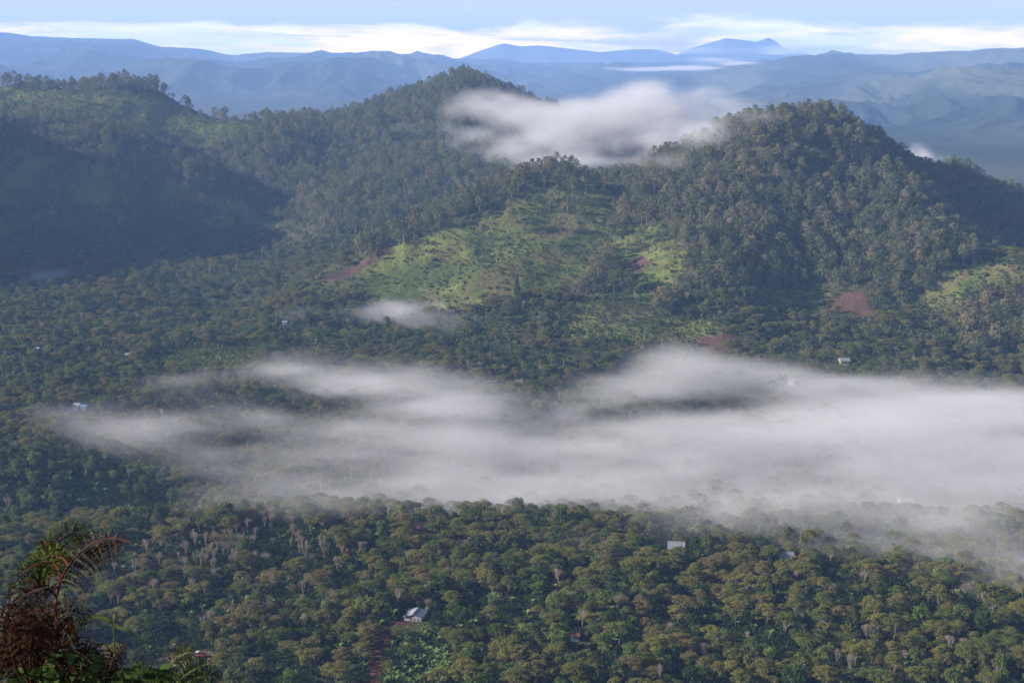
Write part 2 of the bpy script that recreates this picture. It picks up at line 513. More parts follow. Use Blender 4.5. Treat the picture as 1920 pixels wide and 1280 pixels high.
base = lerp(np.array([[0.030, 0.040, 0.018]]), np.array([[0.060, 0.062, 0.028]]), sstep(n_a, 0.3, 0.7))
far_c = lerp(np.array([[0.020, 0.030, 0.022]]), np.array([[0.052, 0.058, 0.040]]), sstep(fbm(X / 700, Y / 1400, 4), 0.35, 0.65))
far_c = lerp(far_c, np.array([[0.070, 0.078, 0.058]]), sstep(fbm(X / 500 + 40, Y / 1200, 5), 0.62, 0.72) * sstep(Z, 420, 120) * 0.7)
base = lerp(base, far_c, sstep(Y, 2900, 3300))
grass = lerp(np.array([[0.052, 0.070, 0.022]]), np.array([[0.112, 0.128, 0.036]]), sstep(n_a * 0.6 + n_b * 0.4, 0.35, 0.65))
grass = lerp(grass, np.array([[0.115, 0.090, 0.044]]), 0.6 * sstep(fbm(X / 30 + 70, Y / 50, 4), 0.54, 0.68))
soil = lerp(np.array([[0.056, 0.032, 0.026]]), np.array([[0.092, 0.054, 0.042]]), sstep(n_b, 0.3, 0.7))
cc = np.where(gm[:, None], grass, base)
cc = np.where(sm[:, None], soil, cc)
rdm = (seg_dist(X, Y, ROAD) < 2.8 + 1.2 * n_b) & (Y > 500) & (Y < 660)
yd = (((X - YARD[0]) / 15) ** 2 + ((Y - YARD[1]) / 14) ** 2 < 1) 
cc = np.where(rdm[:, None], np.array([[0.085, 0.036, 0.026]]), cc)
cc = np.where(yd[:, None], np.array([[0.10, 0.075, 0.060]]), cc)
cc = np.where((yd & (Y < YARD[1] - 1))[:, None], np.array([[0.26, 0.21, 0.165]]), cc)
LROAD = np.array([[float(v) for v in world_at(a, b, c)][:2] for a, b, c in [(-60, 660, 1295), (0, 661, 1295), (40, 664, 1290), (70, 663, 1292)]])
cc = np.where((seg_dist(X, Y, LROAD) < 4)[:, None], np.array([[0.42, 0.38, 0.34]]), cc)
col[:, :3] = cc
m, t, out = soft_mat('land')
at = t.node('ShaderNodeAttribute', attribute_name='landcover')
tcn = t.node('ShaderNodeTexCoord')
nz = t.noise(tcn.outputs['Object'], 0.35, 5, 0.65)
nz2 = t.noise(tcn.outputs['Object'], 0.03, 5, 0.7)
cmul = t.math('MULTIPLY', t.math('MULTIPLY_ADD', nz, 1.5, 0.25), t.math('MULTIPLY_ADD', nz2, 1.0, 0.5))
cl = t.node('ShaderNodeVectorMath', operation='SCALE', ins={0: at.outputs['Color'], 3: cmul})
bmp = t.node('ShaderNodeBump', ins={'Strength': 0.9, 'Distance': 6.0, 'Height': t.noise(tcn.outputs['Object'], 0.05, 6, 0.75)})
bs = t.node('ShaderNodeBsdfDiffuse', ins={'Color': cl.outputs[0], 'Roughness': 0.6, 'Normal': bmp.outputs[0]})
t.l.new(bs.outputs[0], out.inputs[0])
ground_me = mesh_from('ground', np.stack([X, Y, Z], 1), gf, m, True, {'landcover': ('FLOAT_COLOR', 'POINT', col)})
ground = tag(link('ground', ground_me), kind='structure')
# ------------------------------------------------------------------ plants: shapes
def tube(pts, rads, sides=5):
    """tapered tube along points -> verts, faces"""
    pts = np.asarray(pts, float); n = len(pts)
    V = []
    for i in range(n):
        d = pts[min(i + 1, n - 1)] - pts[max(i - 1, 0)]
        d = d / (np.linalg.norm(d) + 1e-9)
        u = np.cross(d, [0.31, 0.95, 0.05]); u /= np.linalg.norm(u) + 1e-9
        w = np.cross(d, u)
        for k in range(sides):
            a = 2 * math.pi * k / sides
            V.append(pts[i] + rads[i] * (math.cos(a) * u + math.sin(a) * w))
    Fs = [[i * sides + k, i * sides + (k + 1) % sides, (i + 1) * sides + (k + 1) % sides, (i + 1) * sides + k] for i in range(n - 1) for k in range(sides)]
    return np.array(V), np.array(Fs)


def join(parts):
    V, Fs, off = [], [], 0
    for v, f in parts:
        V.append(v); Fs.append(f + off); off += len(v)
    return np.concatenate(V), np.concatenate(Fs)


def clumps(centres, radii, n, size, rg, up=0.25, thick=0.35, elong=1.5):
    """leaf-sized faces spread through the shells of leafy clumps -> verts, faces, per-vertex tone"""
    V, T = [], []
    for (c, r, k) in zip(centres, radii, np.broadcast_to(n, len(centres))):
        d = rg.normal(size=(k, 3)); d[:, 2] += up
        d /= np.linalg.norm(d, axis=1)[:, None]
        rad = 1 - thick * rg.random(k) ** 1.5
        p = np.asarray(c) + d * rad[:, None] * np.asarray(r)
        nrm = d / np.asarray(r); nrm /= np.linalg.norm(nrm, axis=1)[:, None]
        nrm = nrm + 0.55 * rg.normal(size=(k, 3)); nrm /= np.linalg.norm(nrm, axis=1)[:, None]
        u = np.cross(nrm, rg.normal(size=(k, 3))); u /= np.linalg.norm(u, axis=1)[:, None] + 1e-9
        w = np.cross(nrm, u)
        s = size * (0.6 + 0.8 * rg.random(k))[:, None]
        a, b = u * s * elong * 0.5, w * s * 0.5
        V.append(np.stack([p - a, p - b * 0.9, p + a, p + b * 0.9], 1).reshape(-1, 3))
        T.append(np.repeat(0.72 + 0.3 * rg.random() + 0.26 * rg.random(k), 4))
    V = np.concatenate(V); T = np.concatenate(T)
    return V, np.arange(len(V)).reshape(-1, 4), T


def leaf_material(name, stops, per='RANDOM', trans=0.35):
    m, t, out = soft_mat(name)
    oi = t.node('ShaderNodeObjectInfo')
    if per == 'RANDOM':
        c = t.ramp(oi.outputs['Random'], [(i / max(1, len(stops) - 1), s) for i, s in enumerate(stops)])
    else:
        c = oi.outputs['Color']
    at = t.node('ShaderNodeAttribute', attribute_name='tone')
    sc = t.node('ShaderNodeVectorMath', operation='SCALE', ins={0: c, 3: at.outputs['Fac']})
    df = t.node('ShaderNodeBsdfDiffuse', ins={'Color': sc.outputs[0]})
    tr = t.node('ShaderNodeBsdfTranslucent', ins={'Color': sc.outputs[0]})
    mx = t.node('ShaderNodeMixShader', ins={0: trans, 1: df.outputs[0], 2: tr.outputs[0]})
    t.l.new(mx.outputs[0], out.inputs[0])
    return m


def bark_material(name, c1, c2):
    m, t, out = soft_mat(name)
    tcn = t.node('ShaderNodeTexCoord')
    nz = t.noise(tcn.outputs['Object'], 1.3, 4, 0.6)
    c = t.mix(nz, (*c1, 1), (*c2, 1))
    bs = t.node('ShaderNodeBsdfDiffuse', ins={'Color': c})
    t.l.new(bs.outputs[0], out.inputs[0])
    return m


BARK = bark_material('bark', (0.10, 0.085, 0.065), (0.22, 0.19, 0.16))
PALEBARK = bark_material('pale_bark', (0.17, 0.15, 0.125), (0.30, 0.275, 0.24))
TWIG = bark_material('twigs', (0.18, 0.142, 0.125), (0.28, 0.232, 0.205))


def shade_tree_parts(rg, leaves=1.45, size=0.30):
    """spreading feathery tree: a loose dome of flat sprays on a forked trunk"""
    h = 4.6 + 2.4 * rg.random(); rad = 3.2 + 2.0 * rg.random()
    dome = 1.0 + 2.2 * rg.random()
    ex, ey = 1 + 0.35 * rg.normal(), 1 + 0.25 * rg.normal()
    ex, ey = np.clip([ex, ey], 0.65, 1.4)
    cs, rs, ns = [], [], []
    k = 15 + int(9 * rg.random())
    for i in range(k):
        f = math.sqrt((i + 0.5) / k); a = i * 2.399963 + rg.random() * 0.9
        rr = rad * f * (0.75 + 0.45 * rg.random())
        cs.append([rr * math.cos(a) * ex, rr * math.sin(a) * ey, h + dome * (1 - f * f) + 1.0 * (rg.random() - 0.5)])
        q = 0.95 + 0.75 * rg.random()
        rs.append([q * 1.1, q * 1.1, q * (0.35 + 0.25 * rg.random())])
        ns.append(int((40 + 34 * q) * leaves))
    for i in range(4):        # a lower shelf of sprays
        a = rg.random() * 6.28; rr = rad * (0.4 + 0.5 * rg.random())
        cs.append([rr * math.cos(a), rr * math.sin(a), h - 1.2 - 0.8 * rg.random()]); rs.append([1.0, 1.0, 0.35]); ns.append(int(42 * leaves))
    crown = clumps(cs, rs, ns, size, rg, up=0.45, thick=0.75)
    br = [tube([[0, 0, -0.5], [0.1, 0.05, h * 0.3], [0.25, -0.1, h * 0.48]], [0.2, 0.16, 0.13])]
    for i in range(0, len(cs), 2):
        c = np.array(cs[i])
        br.append(tube([[0.2, -0.08, h * 0.42], [c[0] * 0.45, c[1] * 0.45, h * 0.75], c - [0, 0, 0.15]], [0.1, 0.065, 0.03], 4))
    return crown, join(br)


def round_tree_parts(rg, leaves=1.0, size=0.5, H=9.0, W=3.4, low=0.25):
    cs, rs = [], []
    for i in range(22):
        d = rg.normal(size=3); d /= np.linalg.norm(d)
        f = 0.45 + 0.5 * rg.random()
        zc = H * (low + (1 - low) * 0.5)
        cs.append([d[0] * W * f, d[1] * W * f, zc + d[2] * H * (1 - low) * 0.46 * f])
        q = 0.9 + 0.7 * rg.random()
        rs.append([q * 1.15, q * 1.15, q * 0.85])
    crown = clumps(cs, rs, int(56 * leaves), size, rg, up=0.35, thick=0.5)
    br = [tube([[0, 0, -0.5], [0.15, 0.1, H * 0.35], [0.05, 0, H * 0.8]], [0.24, 0.17, 0.05])]
    for c in cs[:9]:
        br.append(tube([[0.1, 0.05, H * 0.3], np.array(c) * [0.6, 0.6, 0.85], c], [0.09, 0.06, 0.03], 4))
    return crown, join(br)


def forest_tree_parts(rg, leaves=1.35, size=0.85):
    H = 15 + 7 * rg.random(); W = 5.2 + 2.6 * rg.random()
    low = 0.26 + 0.26 * rg.random()
    cs, rs = [], []
    lean = rg.normal(size=2) * 0.6
    for i in range(15):
        zf = low + (1 - low) * (i + 0.5) / 15
        prof = math.sin(math.pi * min(1, (zf - low) / (1 - low) * 0.72 + 0.24))
        a = i * 2.4 + rg.random()
        rr = W * prof * (0.35 + 0.6 * rg.random())
        cs.append([rr * math.cos(a) + lean[0] * zf, rr * math.sin(a) + lean[1] * zf, H * zf])
        q = 1.5 + 1.3 * rg.random()
        rs.append([q * 1.15, q * 1.15, q * 0.8])
    crown = clumps(cs, rs, int(26 * leaves), size, rg, up=0.4, thick=0.45)
    br = [tube([[0, 0, -2], [lean[0] * 0.3, lean[1] * 0.3, H * 0.45], [lean[0] * 0.8, lean[1] * 0.8, H * 0.85]], [0.36, 0.28, 0.09], 5)]
    for c in cs[::3]:
        br.append(tube([[lean[0] * 0.4, lean[1] * 0.4, c[2] - 3.0], c], [0.13, 0.05], 4))
    return crown, join(br)


def bare_tree_parts(rg, H=8.0, spread=1.0):
    br = []

    def grow(p, d, ln, r, lv):
        p = np.asarray(p, float)
        q = p + d * ln
        mid = (p + q) / 2 + rg.normal(size=3) * ln * 0.04
        br.append(tube([p, mid, q], [r, r * 0.85, r * 0.65], 4 if lv > 1 else 5))
        if lv >= 6: return
        for i in range(3 if lv < 4 else 2):
            e = d + rg.normal(size=3) * (0.36 * spread + 0.03 * lv)
            e[2] += 0.22
            e /= np.linalg.norm(e)
            grow(q - d * ln * 0.1 * i, e, ln * (0.66 + 0.2 * rg.random()), max(0.014, r * 0.58), lv + 1)

    grow([0, 0, -0.4], np.array([0.02, 0.03, 1.0]), H * 0.26, 0.15, 0)
    return join(br)


def frond(L, width, droop, up, seg=7):
    """one long arching leaf along +x, folded a little at its rib -> verts, faces"""
    V = []
    for i in range(seg + 1):
        f = i / seg
        x = L * f * (1 - 0.22 * droop * f); zc = up * L * f - droop * L * f * f
        w = width * (math.sin(math.pi * min(1.0, 0.10 + 0.9 * f)) ** 0.6 if f < 1 else 0.05)
        V += [[x, -w, zc + 0.25 * w], [x, 0, zc], [x, w, zc + 0.25 * w]]
    Fs = []
    for i in range(seg):
        a = i * 3
        Fs += [[a, a + 1, a + 4, a + 3], [a + 1, a + 2, a + 5, a + 4]]
    return np.array(V), np.array(Fs)


def rotz(v, a):
    c, s = math.cos(a), math.sin(a)
    return np.stack([v[:, 0] * c - v[:, 1] * s, v[:, 0] * s + v[:, 1] * c, v[:, 2]], 1)


def banana_parts(rg):
    H = 2.1 + 0.9 * rg.random()
    lv = []
    n = 9
    for i in range(n):
        v, f = frond(2.0 + 0.9 * rg.random(), 0.30 + 0.08 * rg.random(), 0.35 + 0.65 * rg.random(), 0.75 + 0.6 * rg.random())
        v = rotz(v, i * 2.4 + rg.random() * 0.6)
        v[:, 2] += H
        lv.append((v, f))
    V, Fs = join(lv)
    T = np.repeat(0.8 + 0.5 * rg.random(n), len(V) // n)
    stem = tube([[0, 0, -0.4], [0.03, 0.02, H * 0.6], [0, 0, H + 0.15]], [0.17, 0.14, 0.08], 6)
    return (V, Fs, T), stem


def bush_parts(rg, size=0.28, leaves=1.0, H=1.9, W=1.1):
    cs, rs = [], []
    for i in range(8):
        a = rg.random() * 6.28; f = rg.random() ** 0.5
        cs.append([W * f * math.cos(a) * 0.7, W * f * math.sin(a) * 0.7, H * (0.3 + 0.5 * rg.random())])
        q = 0.45 + 0.3 * rg.random()
        rs.append([q, q, q * 0.9])
    crown = clumps(cs, rs, int(26 * leaves), size, rg, up=0.3, thick=0.6)
    br = [tube([[0, 0, -0.3], [0, 0, H * 0.6]], [0.06, 0.03], 4)]
    for c in cs[:4]: br.append(tube([[0, 0, 0.1], c], [0.04, 0.015], 4))
    return crown, join(br)


def conifer_parts(rg, H=9.0, W=1.9, size=0.4):
    cs, rs, ns = [], [], []
    k = 34
    for i in range(k):
        f = (i + 0.5) / k
        a = i * 2.4
        rr = W * (1 - f) ** 0.8 * (0.55 + 0.3 * rg.random())
        cs.append([rr * math.cos(a), rr * math.sin(a), H * (0.08 + 0.9 * f)])
        q = 0.25 + 0.75 * (1 - f) * W / 1.9
        rs.append([q, q, 0.5 * q + 0.25])
        ns.append(int(40 * (1 - 0.5 * f)))
    crown = clumps(cs, rs, ns, size, rg, up=0.2, thick=0.6)
    return crown, tube([[0, 0, -0.4], [0, 0, H * 0.5], [0, 0, H * 0.97]], [0.18, 0.12, 0.03], 6)


def dead_trunk_parts(rg, H=14.0):
    l = rg.normal(size=2) * 0.5
    br = [tube([[0, 0, -1], [l[0] * 0.4, l[1] * 0.4, H * 0.5], [l[0], l[1], H]], [0.34, 0.27, 0.12], 6)]
    for i in range(4):
        a = rg.random() * 6.28; z0 = H * (0.65 + 0.3 * rg.random()); L = 1.0 + 2.0 * rg.random()
        br.append(tube([[l[0] * z0 / H, l[1] * z0 / H, z0], [l[0] + math.cos(a) * L, l[1] + math.sin(a) * L, z0 + L * 0.9]], [0.10, 0.04], 4))
    return join(br)


PAL = {
    'shade_tree': [('dark green', (0.060, 0.080, 0.022)), ('green', (0.090, 0.110, 0.028)), ('olive', (0.122, 0.124, 0.034)), ('yellowish olive', (0.158, 0.148, 0.042)),
                   ('olive', (0.128, 0.124, 0.036)), ('rust-tinged', (0.145, 0.116, 0.048)), ('green', (0.094, 0.114, 0.030)), ('olive', (0.114, 0.122, 0.034))],
    'broadleaf_tree': [('dark green', (0.036, 0.054, 0.018)), ('dark green', (0.045, 0.066, 0.022)), ('green', (0.078, 0.110, 0.028)), ('grey-green', (0.085, 0.100, 0.040)), ('light green', (0.115, 0.150, 0.036)), ('dark green', (0.032, 0.052, 0.018)), ('olive', (0.092, 0.096, 0.028))],
    'forest_tree': [('dark green', (0.055, 0.070, 0.028)), ('grey-green', (0.122, 0.124, 0.060)), ('olive', (0.142, 0.132, 0.056)), ('green', (0.084, 0.106, 0.036)), ('grey-brown', (0.180, 0.148, 0.088)), ('green', (0.098, 0.114, 0.044)), ('dark green', (0.062, 0.078, 0.032))],
    'banana_plant': [('green', (0.075, 0.125, 0.035)), ('pale green', (0.130, 0.170, 0.060)), ('green', (0.090, 0.140, 0.045))],
    'coffee_bush': [('dark green', (0.020, 0.036, 0.012)), ('dark green', (0.030, 0.050, 0.016)), ('green', (0.045, 0.064, 0.018))],
    'shrub': [('green', (0.060, 0.084, 0.024)), ('light green', (0.105, 0.126, 0.038)), ('olive', (0.096, 0.100, 0.032)), ('dark green', (0.042, 0.060, 0.020))],
    'conifer': [('bright green', (0.075, 0.115, 0.020))],
}
LEAF_OBJ = leaf_material('leaves', None, 'OBJECT')
LEAF_RND = {k: leaf_material(k + '_leaves', [c for _, c in v]) for k, v in PAL.items()}
STEM = bark_material('banana_stem', (0.10, 0.12, 0.05), (0.16, 0.17, 0.08))
NV = 4      # shape variants of each kind
PROTO = {}


def variants(kind, fn, leaf, bark, n=NV, two=True):
    rg = np.random.default_rng(abs(hash(kind)) % 1000 if False else sum(map(ord, kind)))
    PROTO[kind] = []
    for i in range(n):
        r = fn(rg)
        if two:
            (V, Fs, T), (bv, bf) = r
            cm = mesh_from(kind + '_crown', V, Fs, LEAF_OBJ, False, {'tone': ('FLOAT', 'POINT', T)})
            tm = mesh_from(kind + '_trunk', bv, bf, bark, True)
            jm = mesh_from(kind + '_whole', np.concatenate([V, bv]), np.concatenate([Fs, bf + len(V)]), leaf, False, {'tone': ('FLOAT', 'POINT', np.concatenate([T, np.ones(len(bv))]))})
            jm.materials.append(bark)
            jm.polygons.foreach_set('material_index', np.concatenate([np.zeros(len(Fs), np.int32), np.ones(len(bf), np.int32)]))
            PROTO[kind].append((cm, tm, jm))
        else:
            bv, bf = r
            jm = mesh_from(kind + '_whole', bv, bf, bark, True)
            PROTO[kind].append((None, None, jm))
    # the shapes that the masses of vegetation are grown from
    cl = bpy.data.collections.new(kind + '_shapes')
    for i, p in enumerate(PROTO[kind]):
        o = bpy.data.objects.new('%s_shape_%d' % (kind, i), p[2]); cl.objects.link(o)
    PROTO[kind + '_shapes'] = cl


variants('shade_tree', shade_tree_parts, LEAF_RND['shade_tree'], BARK, 9)
variants('broadleaf_tree', lambda rg: round_tree_parts(rg, 1.0, 0.46, 7 + 4 * rg.random(), 2.6 + 1.6 * rg.random(), 0.12 + 0.2 * rg.random()), LEAF_RND['broadleaf_tree'], BARK, 7)
variants('forest_tree', forest_tree_parts, LEAF_RND['forest_tree'], BARK, 6)
variants('banana_plant', banana_parts, LEAF_RND['banana_plant'], STEM, 4)
variants('coffee_bush', bush_parts, LEAF_RND['coffee_bush'], BARK, 4)
variants('shrub', lambda rg: bush_parts(rg, 0.55, 0.6, 2.4, 1.9), LEAF_RND['shrub'], BARK, 4)
variants('bare_tree', lambda rg: bare_tree_parts(rg, 7.0 + 4 * rg.random(), 0.4 + 0.5 * rg.random()), None, TWIG, 8, False)
variants('dead_tree', dead_trunk_parts, None, PALEBARK, 3, False)
PROTO['conifer'] = []


def scatter_tree(name, kind, P, rot, scl):
    """a mass of plants nobody would count: one object"""
    me = mesh_from(name, P, np.zeros((0, 4), np.int32), None, False, {
        'turn': ('FLOAT', 'POINT', np.asarray(rot, np.float32)), 'size': ('FLOAT', 'POINT', np.asarray(scl, np.float32)),
        'which': ('INT', 'POINT', rng.integers(0, len(PROTO[kind]), len(P)).astype(np.int32))})
    o = link(name, me)
    g = bpy.data.node_groups.new(name + '_growth', 'GeometryNodeTree')
    g.interface.new_socket('Geometry', in_out='INPUT', socket_type='NodeSocketGeometry')
    g.interface.new_socket('Geometry', in_out='OUTPUT', socket_type='NodeSocketGeometry')
    t = NT(g)
    gi = t.node('NodeGroupInput'); go = t.node('NodeGroupOutput')
    ci = t.node('GeometryNodeCollectionInfo')
    ci.inputs['Collection'].default_value = PROTO[kind + '_shapes']
    ci.inputs['Separate Children'].default_value = True
    ci.inputs['Reset Children'].default_value = True
    ip = t.node('GeometryNodeInstanceOnPoints')
    ip.inputs['Pick Instance'].default_value = True

    def attr(nm, ty):
        n = t.node('GeometryNodeInputNamedAttribute', data_type=ty)
        n.inputs['Name'].default_value = nm
        return n.outputs[0]

    t.l.new(gi.outputs[0], ip.inputs['Points'])
    t.l.new(ci.outputs[0], ip.inputs['Instance'])
    t.l.new(attr('which', 'INT'), ip.inputs['Instance Index'])
    cx = t.node('ShaderNodeCombineXYZ'); t.l.new(attr('turn', 'FLOAT'), cx.inputs[2])
    er = t.node('FunctionNodeEulerToRotation'); t.l.new(cx.outputs[0], er.inputs[0])
    t.l.new(er.outputs[0], ip.inputs['Rotation'])
    t.l.new(attr('size', 'FLOAT'), ip.inputs['Scale'])
    t.l.new(ip.outputs[0], go.inputs[0])
    md = o.modifiers.new('growth', 'NODES'); md.node_group = g
    tag(o, kind='stuff')
    return o


# ------------------------------------------------------------------ plants: where they stand
def jitter_grid(x0, x1, y0, y1, s, j=0.9):
    a, b = np.meshgrid(np.arange(x0, x1, s), np.arange(y0, y1, s), indexing='ij')
    a = a + (rng.random(a.shape) - 0.5) * s * j; b = b + (rng.random(b.shape) - 0.5) * s * j
    return a.ravel(), b.ravel()


def field(y0, y1, s, j=0.9, margin=1.12, extra=40):
    w = y1 * 0.375 * margin + extra
    x, y = jitter_grid(-w, w, y0, y1, s, j)
    k = np.abs(x) < y * 0.375 * margin + extra
    x, y = x[k], y[k]
    return x, y, height(x, y)


HUTS = []      # (x, y, clearing radius): filled from the survey of the houses below
HOUSE_SURVEY = {   # picture point of the house foot, distance ahead
    'hut': (779, 1170, 642), 'lorry': (376, 1238, 592), 'red_house': (790, 998, 805), 'rusty_house': (868, 1026, 775), 'long_house': (1268, 1032, 768),
    'pale_house': (1474, 1050, 750), 'pink_house': (1658, 1084, 718), 'small_shed': (1636, 1060, 740), 'red_shed': (1078, 1208, 610), 'blue_house': (146, 768, 1108),
    'blue_shed': (158, 768, 1106), 'white_hut': (395, 834, 1022), 'mist_house': (1700, 926, 915), 'far_house': (972, 719, 1205), 'mist_hut': (1484, 732, 1180), 'edge_house': (1582, 694, 1235), 'tiny_hut_a': (241, 674, 1272), 'tiny_hut_b': (535, 619, 1418), 'road_hut': (70, 662, 1295),
}
SITE = {}
for k, (px, py, Yh) in HOUSE_SURVEY.items():
    a, b, c = (float(v) for v in world_at(px, py, Yh))
    SITE[k] = (a, b, float(height(np.array([a]), np.array([b]))[0]))
    HUTS.append((a, b, {'hut': 9, 'lorry': 8, 'mist_house': 12, 'long_house': 10}.get(k, 7)))


def clear_of(x, y, front=1.75):
    """keep plants off houses (and off the strip in front of each), road and yard"""
    ok = np.ones(len(x), bool)
    for a, b, r in HUTS:
        ok &= (((x - a) / r) ** 2 + ((y - b + 5) / (r * front * 0.62)) ** 2) > 1
    hx, hy = SITE['hut'][:2]
    ok &= (((x - hx) / 8.5) ** 2 + ((y - hy + 9) / 13.0) ** 2) > 1
    ok &= seg_dist(x, y, ROAD) > 3.6
    ok &= (((x - YARD[0]) / 15) ** 2 + ((y - YARD[1]) / 14) ** 2) > 1
    return ok


def hillside(x, y, z):
    """woodland hills as against the planted valley"""
    px, py, d = project(x, y, z)
    f = (y > 1900) & (z > 22)
    f |= (y > 1330) & (py < 560 + 60 * fbm(x / 80, y / 80, 2) - 30) & (px > 1215 + 50 * fbm(x / 50, y / 50, 2)) & (px < 1830) & (z > 30)
    f |= (y > 1330) & (px >= 1060) & (px < 1260) & (py < 690 - 0.3 * (px - 1060)) & (py > 430) & (px > 1060 + (640 - py) * 0.25)
    f |= (y > 1560) & (z > 45)
    f |= (px > 1800) & (y > 1270) & (y < 1420) & (py > 545)
    return f


PLACED = {k: [] for k in ('shade_tree', 'broadleaf_tree', 'bare_tree', 'banana_plant', 'forest_tree', 'coffee_bush', 'shrub', 'dead_tree')}


def put(kind, x, y, z, s, rot=None):
    n = len(x)
    PLACED[kind].append(np.stack([x, y, z, s * np.ones(n), rng.random(n) * 6.283 if rot is None else rot], 1))


def plant_all():
    # planted valley: shade trees over coffee
    for y0, y1, sp in ((545, 900, 6.6), (900, 1500, 7.4), (1500, 2180, 8.8)):
        x, y, z = field(y0, y1, sp)
        px, py, g, s = cover_masks(x, y, z)
        hs = hillside(x, y, z)
        ok = ~hs & ~g & ~s & clear_of(x, y)
        dens = 0.95 - 0.72 * sstep(fbm(x / 42 + 3, y / 42, 3), 0.50, 0.62)
        dens = np.where(in_poly(px, py, [(735, 1190), (800, 1180), (850, 1215), (860, 1320), (690, 1320), (712, 1240)]), 0.12, dens)
        ok &= rng.random(len(x)) < dens
        x, y, z, px, py = x[ok], y[ok], z[ok], px[ok], py[ok]
        bare_zone = sstep(fbm(x / 45, y / 60, 2), 0.32, 0.55) * (np.exp(-(((px - 470) / 170) ** 2 + ((py - 1035) / 65) ** 2)) * 1.3)
        pb = 0.025 + np.clip(bare_zone, 0, 0.8) + 0.05 * (px > 1300) * (py > 980)
        pr = 0.20 + 0.25 * sstep(fbm(x / 110 + 9, y / 110 + 4, 2), 0.55, 0.7) + 0.25 * (py > 1150) * (px < 620) + 0.12 * (py > 1180) * (px > 1050)
        r = rng.random(len(x))
        b = r < pb
        rd = (r >= pb) & (r < pb + pr)
        dk = (px < 330) & (py < 985) & (py > 850) & (y < 985)  # darker broadleaf kind put here to deepen the spur's shade by leaf colour
        rd |= dk & ~b
        sh = ~b & ~rd
        put('bare_tree', x[b], y[b], z[b], 0.8 + 0.5 * rng.random(b.sum()))
        put('broadleaf_tree', x[rd], y[rd], z[rd], 0.45 + 1.05 * rng.random(rd.sum()) ** 2.2)
        put('shade_tree', x[sh], y[sh], z[sh], 0.42 + 0.95 * rng.random(sh.sum()) ** 1.15)
    # a second storey of smaller broadleaf and banana among them
    x, y, z = field(545, 1500, 8.5)
    px, py, g, s = cover_masks(x, y, z)
    ok = ~hillside(x, y, z) & ~s & clear_of(x, y, 1.8)
    pz = 0.14 + 0.55 * sstep(fbm(x / 28 + 30, y / 28, 2), 0.56, 0.68)
    pz = np.maximum(pz, 0.95 * np.exp(-(((px - 755) / 60) ** 2 + ((py - 1230) / 55) ** 2)))
    pz = np.maximum(pz, 0.6 * np.exp(-(((px - 1130) / 120) ** 2 + ((py - 1230) / 60) ** 2)))
    ok &= rng.random(len(x)) < pz
    put('banana_plant', x[ok], y[ok], z[ok], 0.85 + 0.5 * rng.random(ok.sum()))
    # thick stand of bananas below the grey hut
    x, y, z = field(545, 650, 3.4)
    px, py, g, s = cover_masks(x, y, z)
    ok = in_poly(px, py, [(745, 1195), (800, 1185), (840, 1230), (850, 1300), (700, 1300), (715, 1240)]) & clear_of(x, y, 1.2) & (rng.random(len(x)) < 0.75)
    put('banana_plant', x[ok], y[ok], z[ok], 0.65 + 0.45 * rng.random(ok.sum()))
    # coffee under the shade trees
    x, y, z = field(545, 960, 2.9)
    px, py, g, s = cover_masks(x, y, z)
    ok = ~s & clear_of(x, y, 1.2)
    put('coffee_bush', x[ok], y[ok], z[ok], 0.8 + 0.7 * rng.random(ok.sum()))
    # scrub in the rest of the valley and on the open slopes
    x, y, z = field(960, 1400, 4.6)
    px, py, g, s = cover_masks(x, y, z)
    ok = ~s & clear_of(x, y, 1.2)
    put('shrub', x[ok], y[ok], z[ok], 0.6 + 0.6 * rng.random(ok.sum()))
    x, y, z = field(1400, 2750, 5.2)
    px, py, g, s = cover_masks(x, y, z)
    ok = ~s & (g | (rng.random(len(x)) < 0.7))
    ok &= rng.random(len(x)) < 0.25 + 0.9 * sstep(fbm(x / 35, y / 35, 3), 0.42, 0.62)
    put('shrub', x[ok], y[ok], z[ok], 0.3 + 1.2 * rng.random(ok.sum()) ** 2.4)
    # woodland
    for y0, y1, sp in ((1250, 1900, 7.4), (1900, 2900, 9.2)):
        x, y, z = field(y0, y1, sp)
        px, py, g, s = cover_masks(x, y, z)
        ok = hillside(x, y, z) & ~s
        dens = np.where(g, 0.03 + 0.25 * sstep(fbm(x / 45 + 20, y / 45, 3), 0.58, 0.66), 0.97 - 0.35 * sstep(fbm(x / 60, y / 60, 3), 0.55, 0.7))
        dens = np.where((y > 2150) & (px < 480), dens * 0.75, dens)
        ok &= rng.random(len(x)) < dens
        sc = 0.45 + 0.85 * rng.random(len(x)) ** 1.7
        put('forest_tree', x[ok], y[ok], z[ok], sc[ok])
        # pale dead stems standing at the edges of the woods
        x, y, z = field(y0, y1, sp * 2.6)
        px, py, g, s = cover_masks(x, y, z)
        ok = hillside(x, y, z) & (rng.random(len(x)) < np.where(g, 0.05, 0.07))
        put('dead_tree', x[ok], y[ok], z[ok], 0.7 + 0.6 * rng.random(ok.sum()))
    # the row of tall stems along the crest of the spur, and the pale stems in the mist on the right
    sx, sy = [], []
    for px, py, Yh in [(700, 448, 1625), (726, 440, 1622), (748, 436, 1625), (770, 430, 1630), (792, 420, 1640), (815, 408, 1645), (842, 396, 1655), (868, 386, 1660), (900, 368, 1675), (930, 352, 1688)]:
        for k in range(3):
            X_, Y_, Z_ = world_at(px + rng.normal() * 9, py, Yh + rng.normal() * 6)
            sx.append(float(X_)); sy.append(float(Y_))
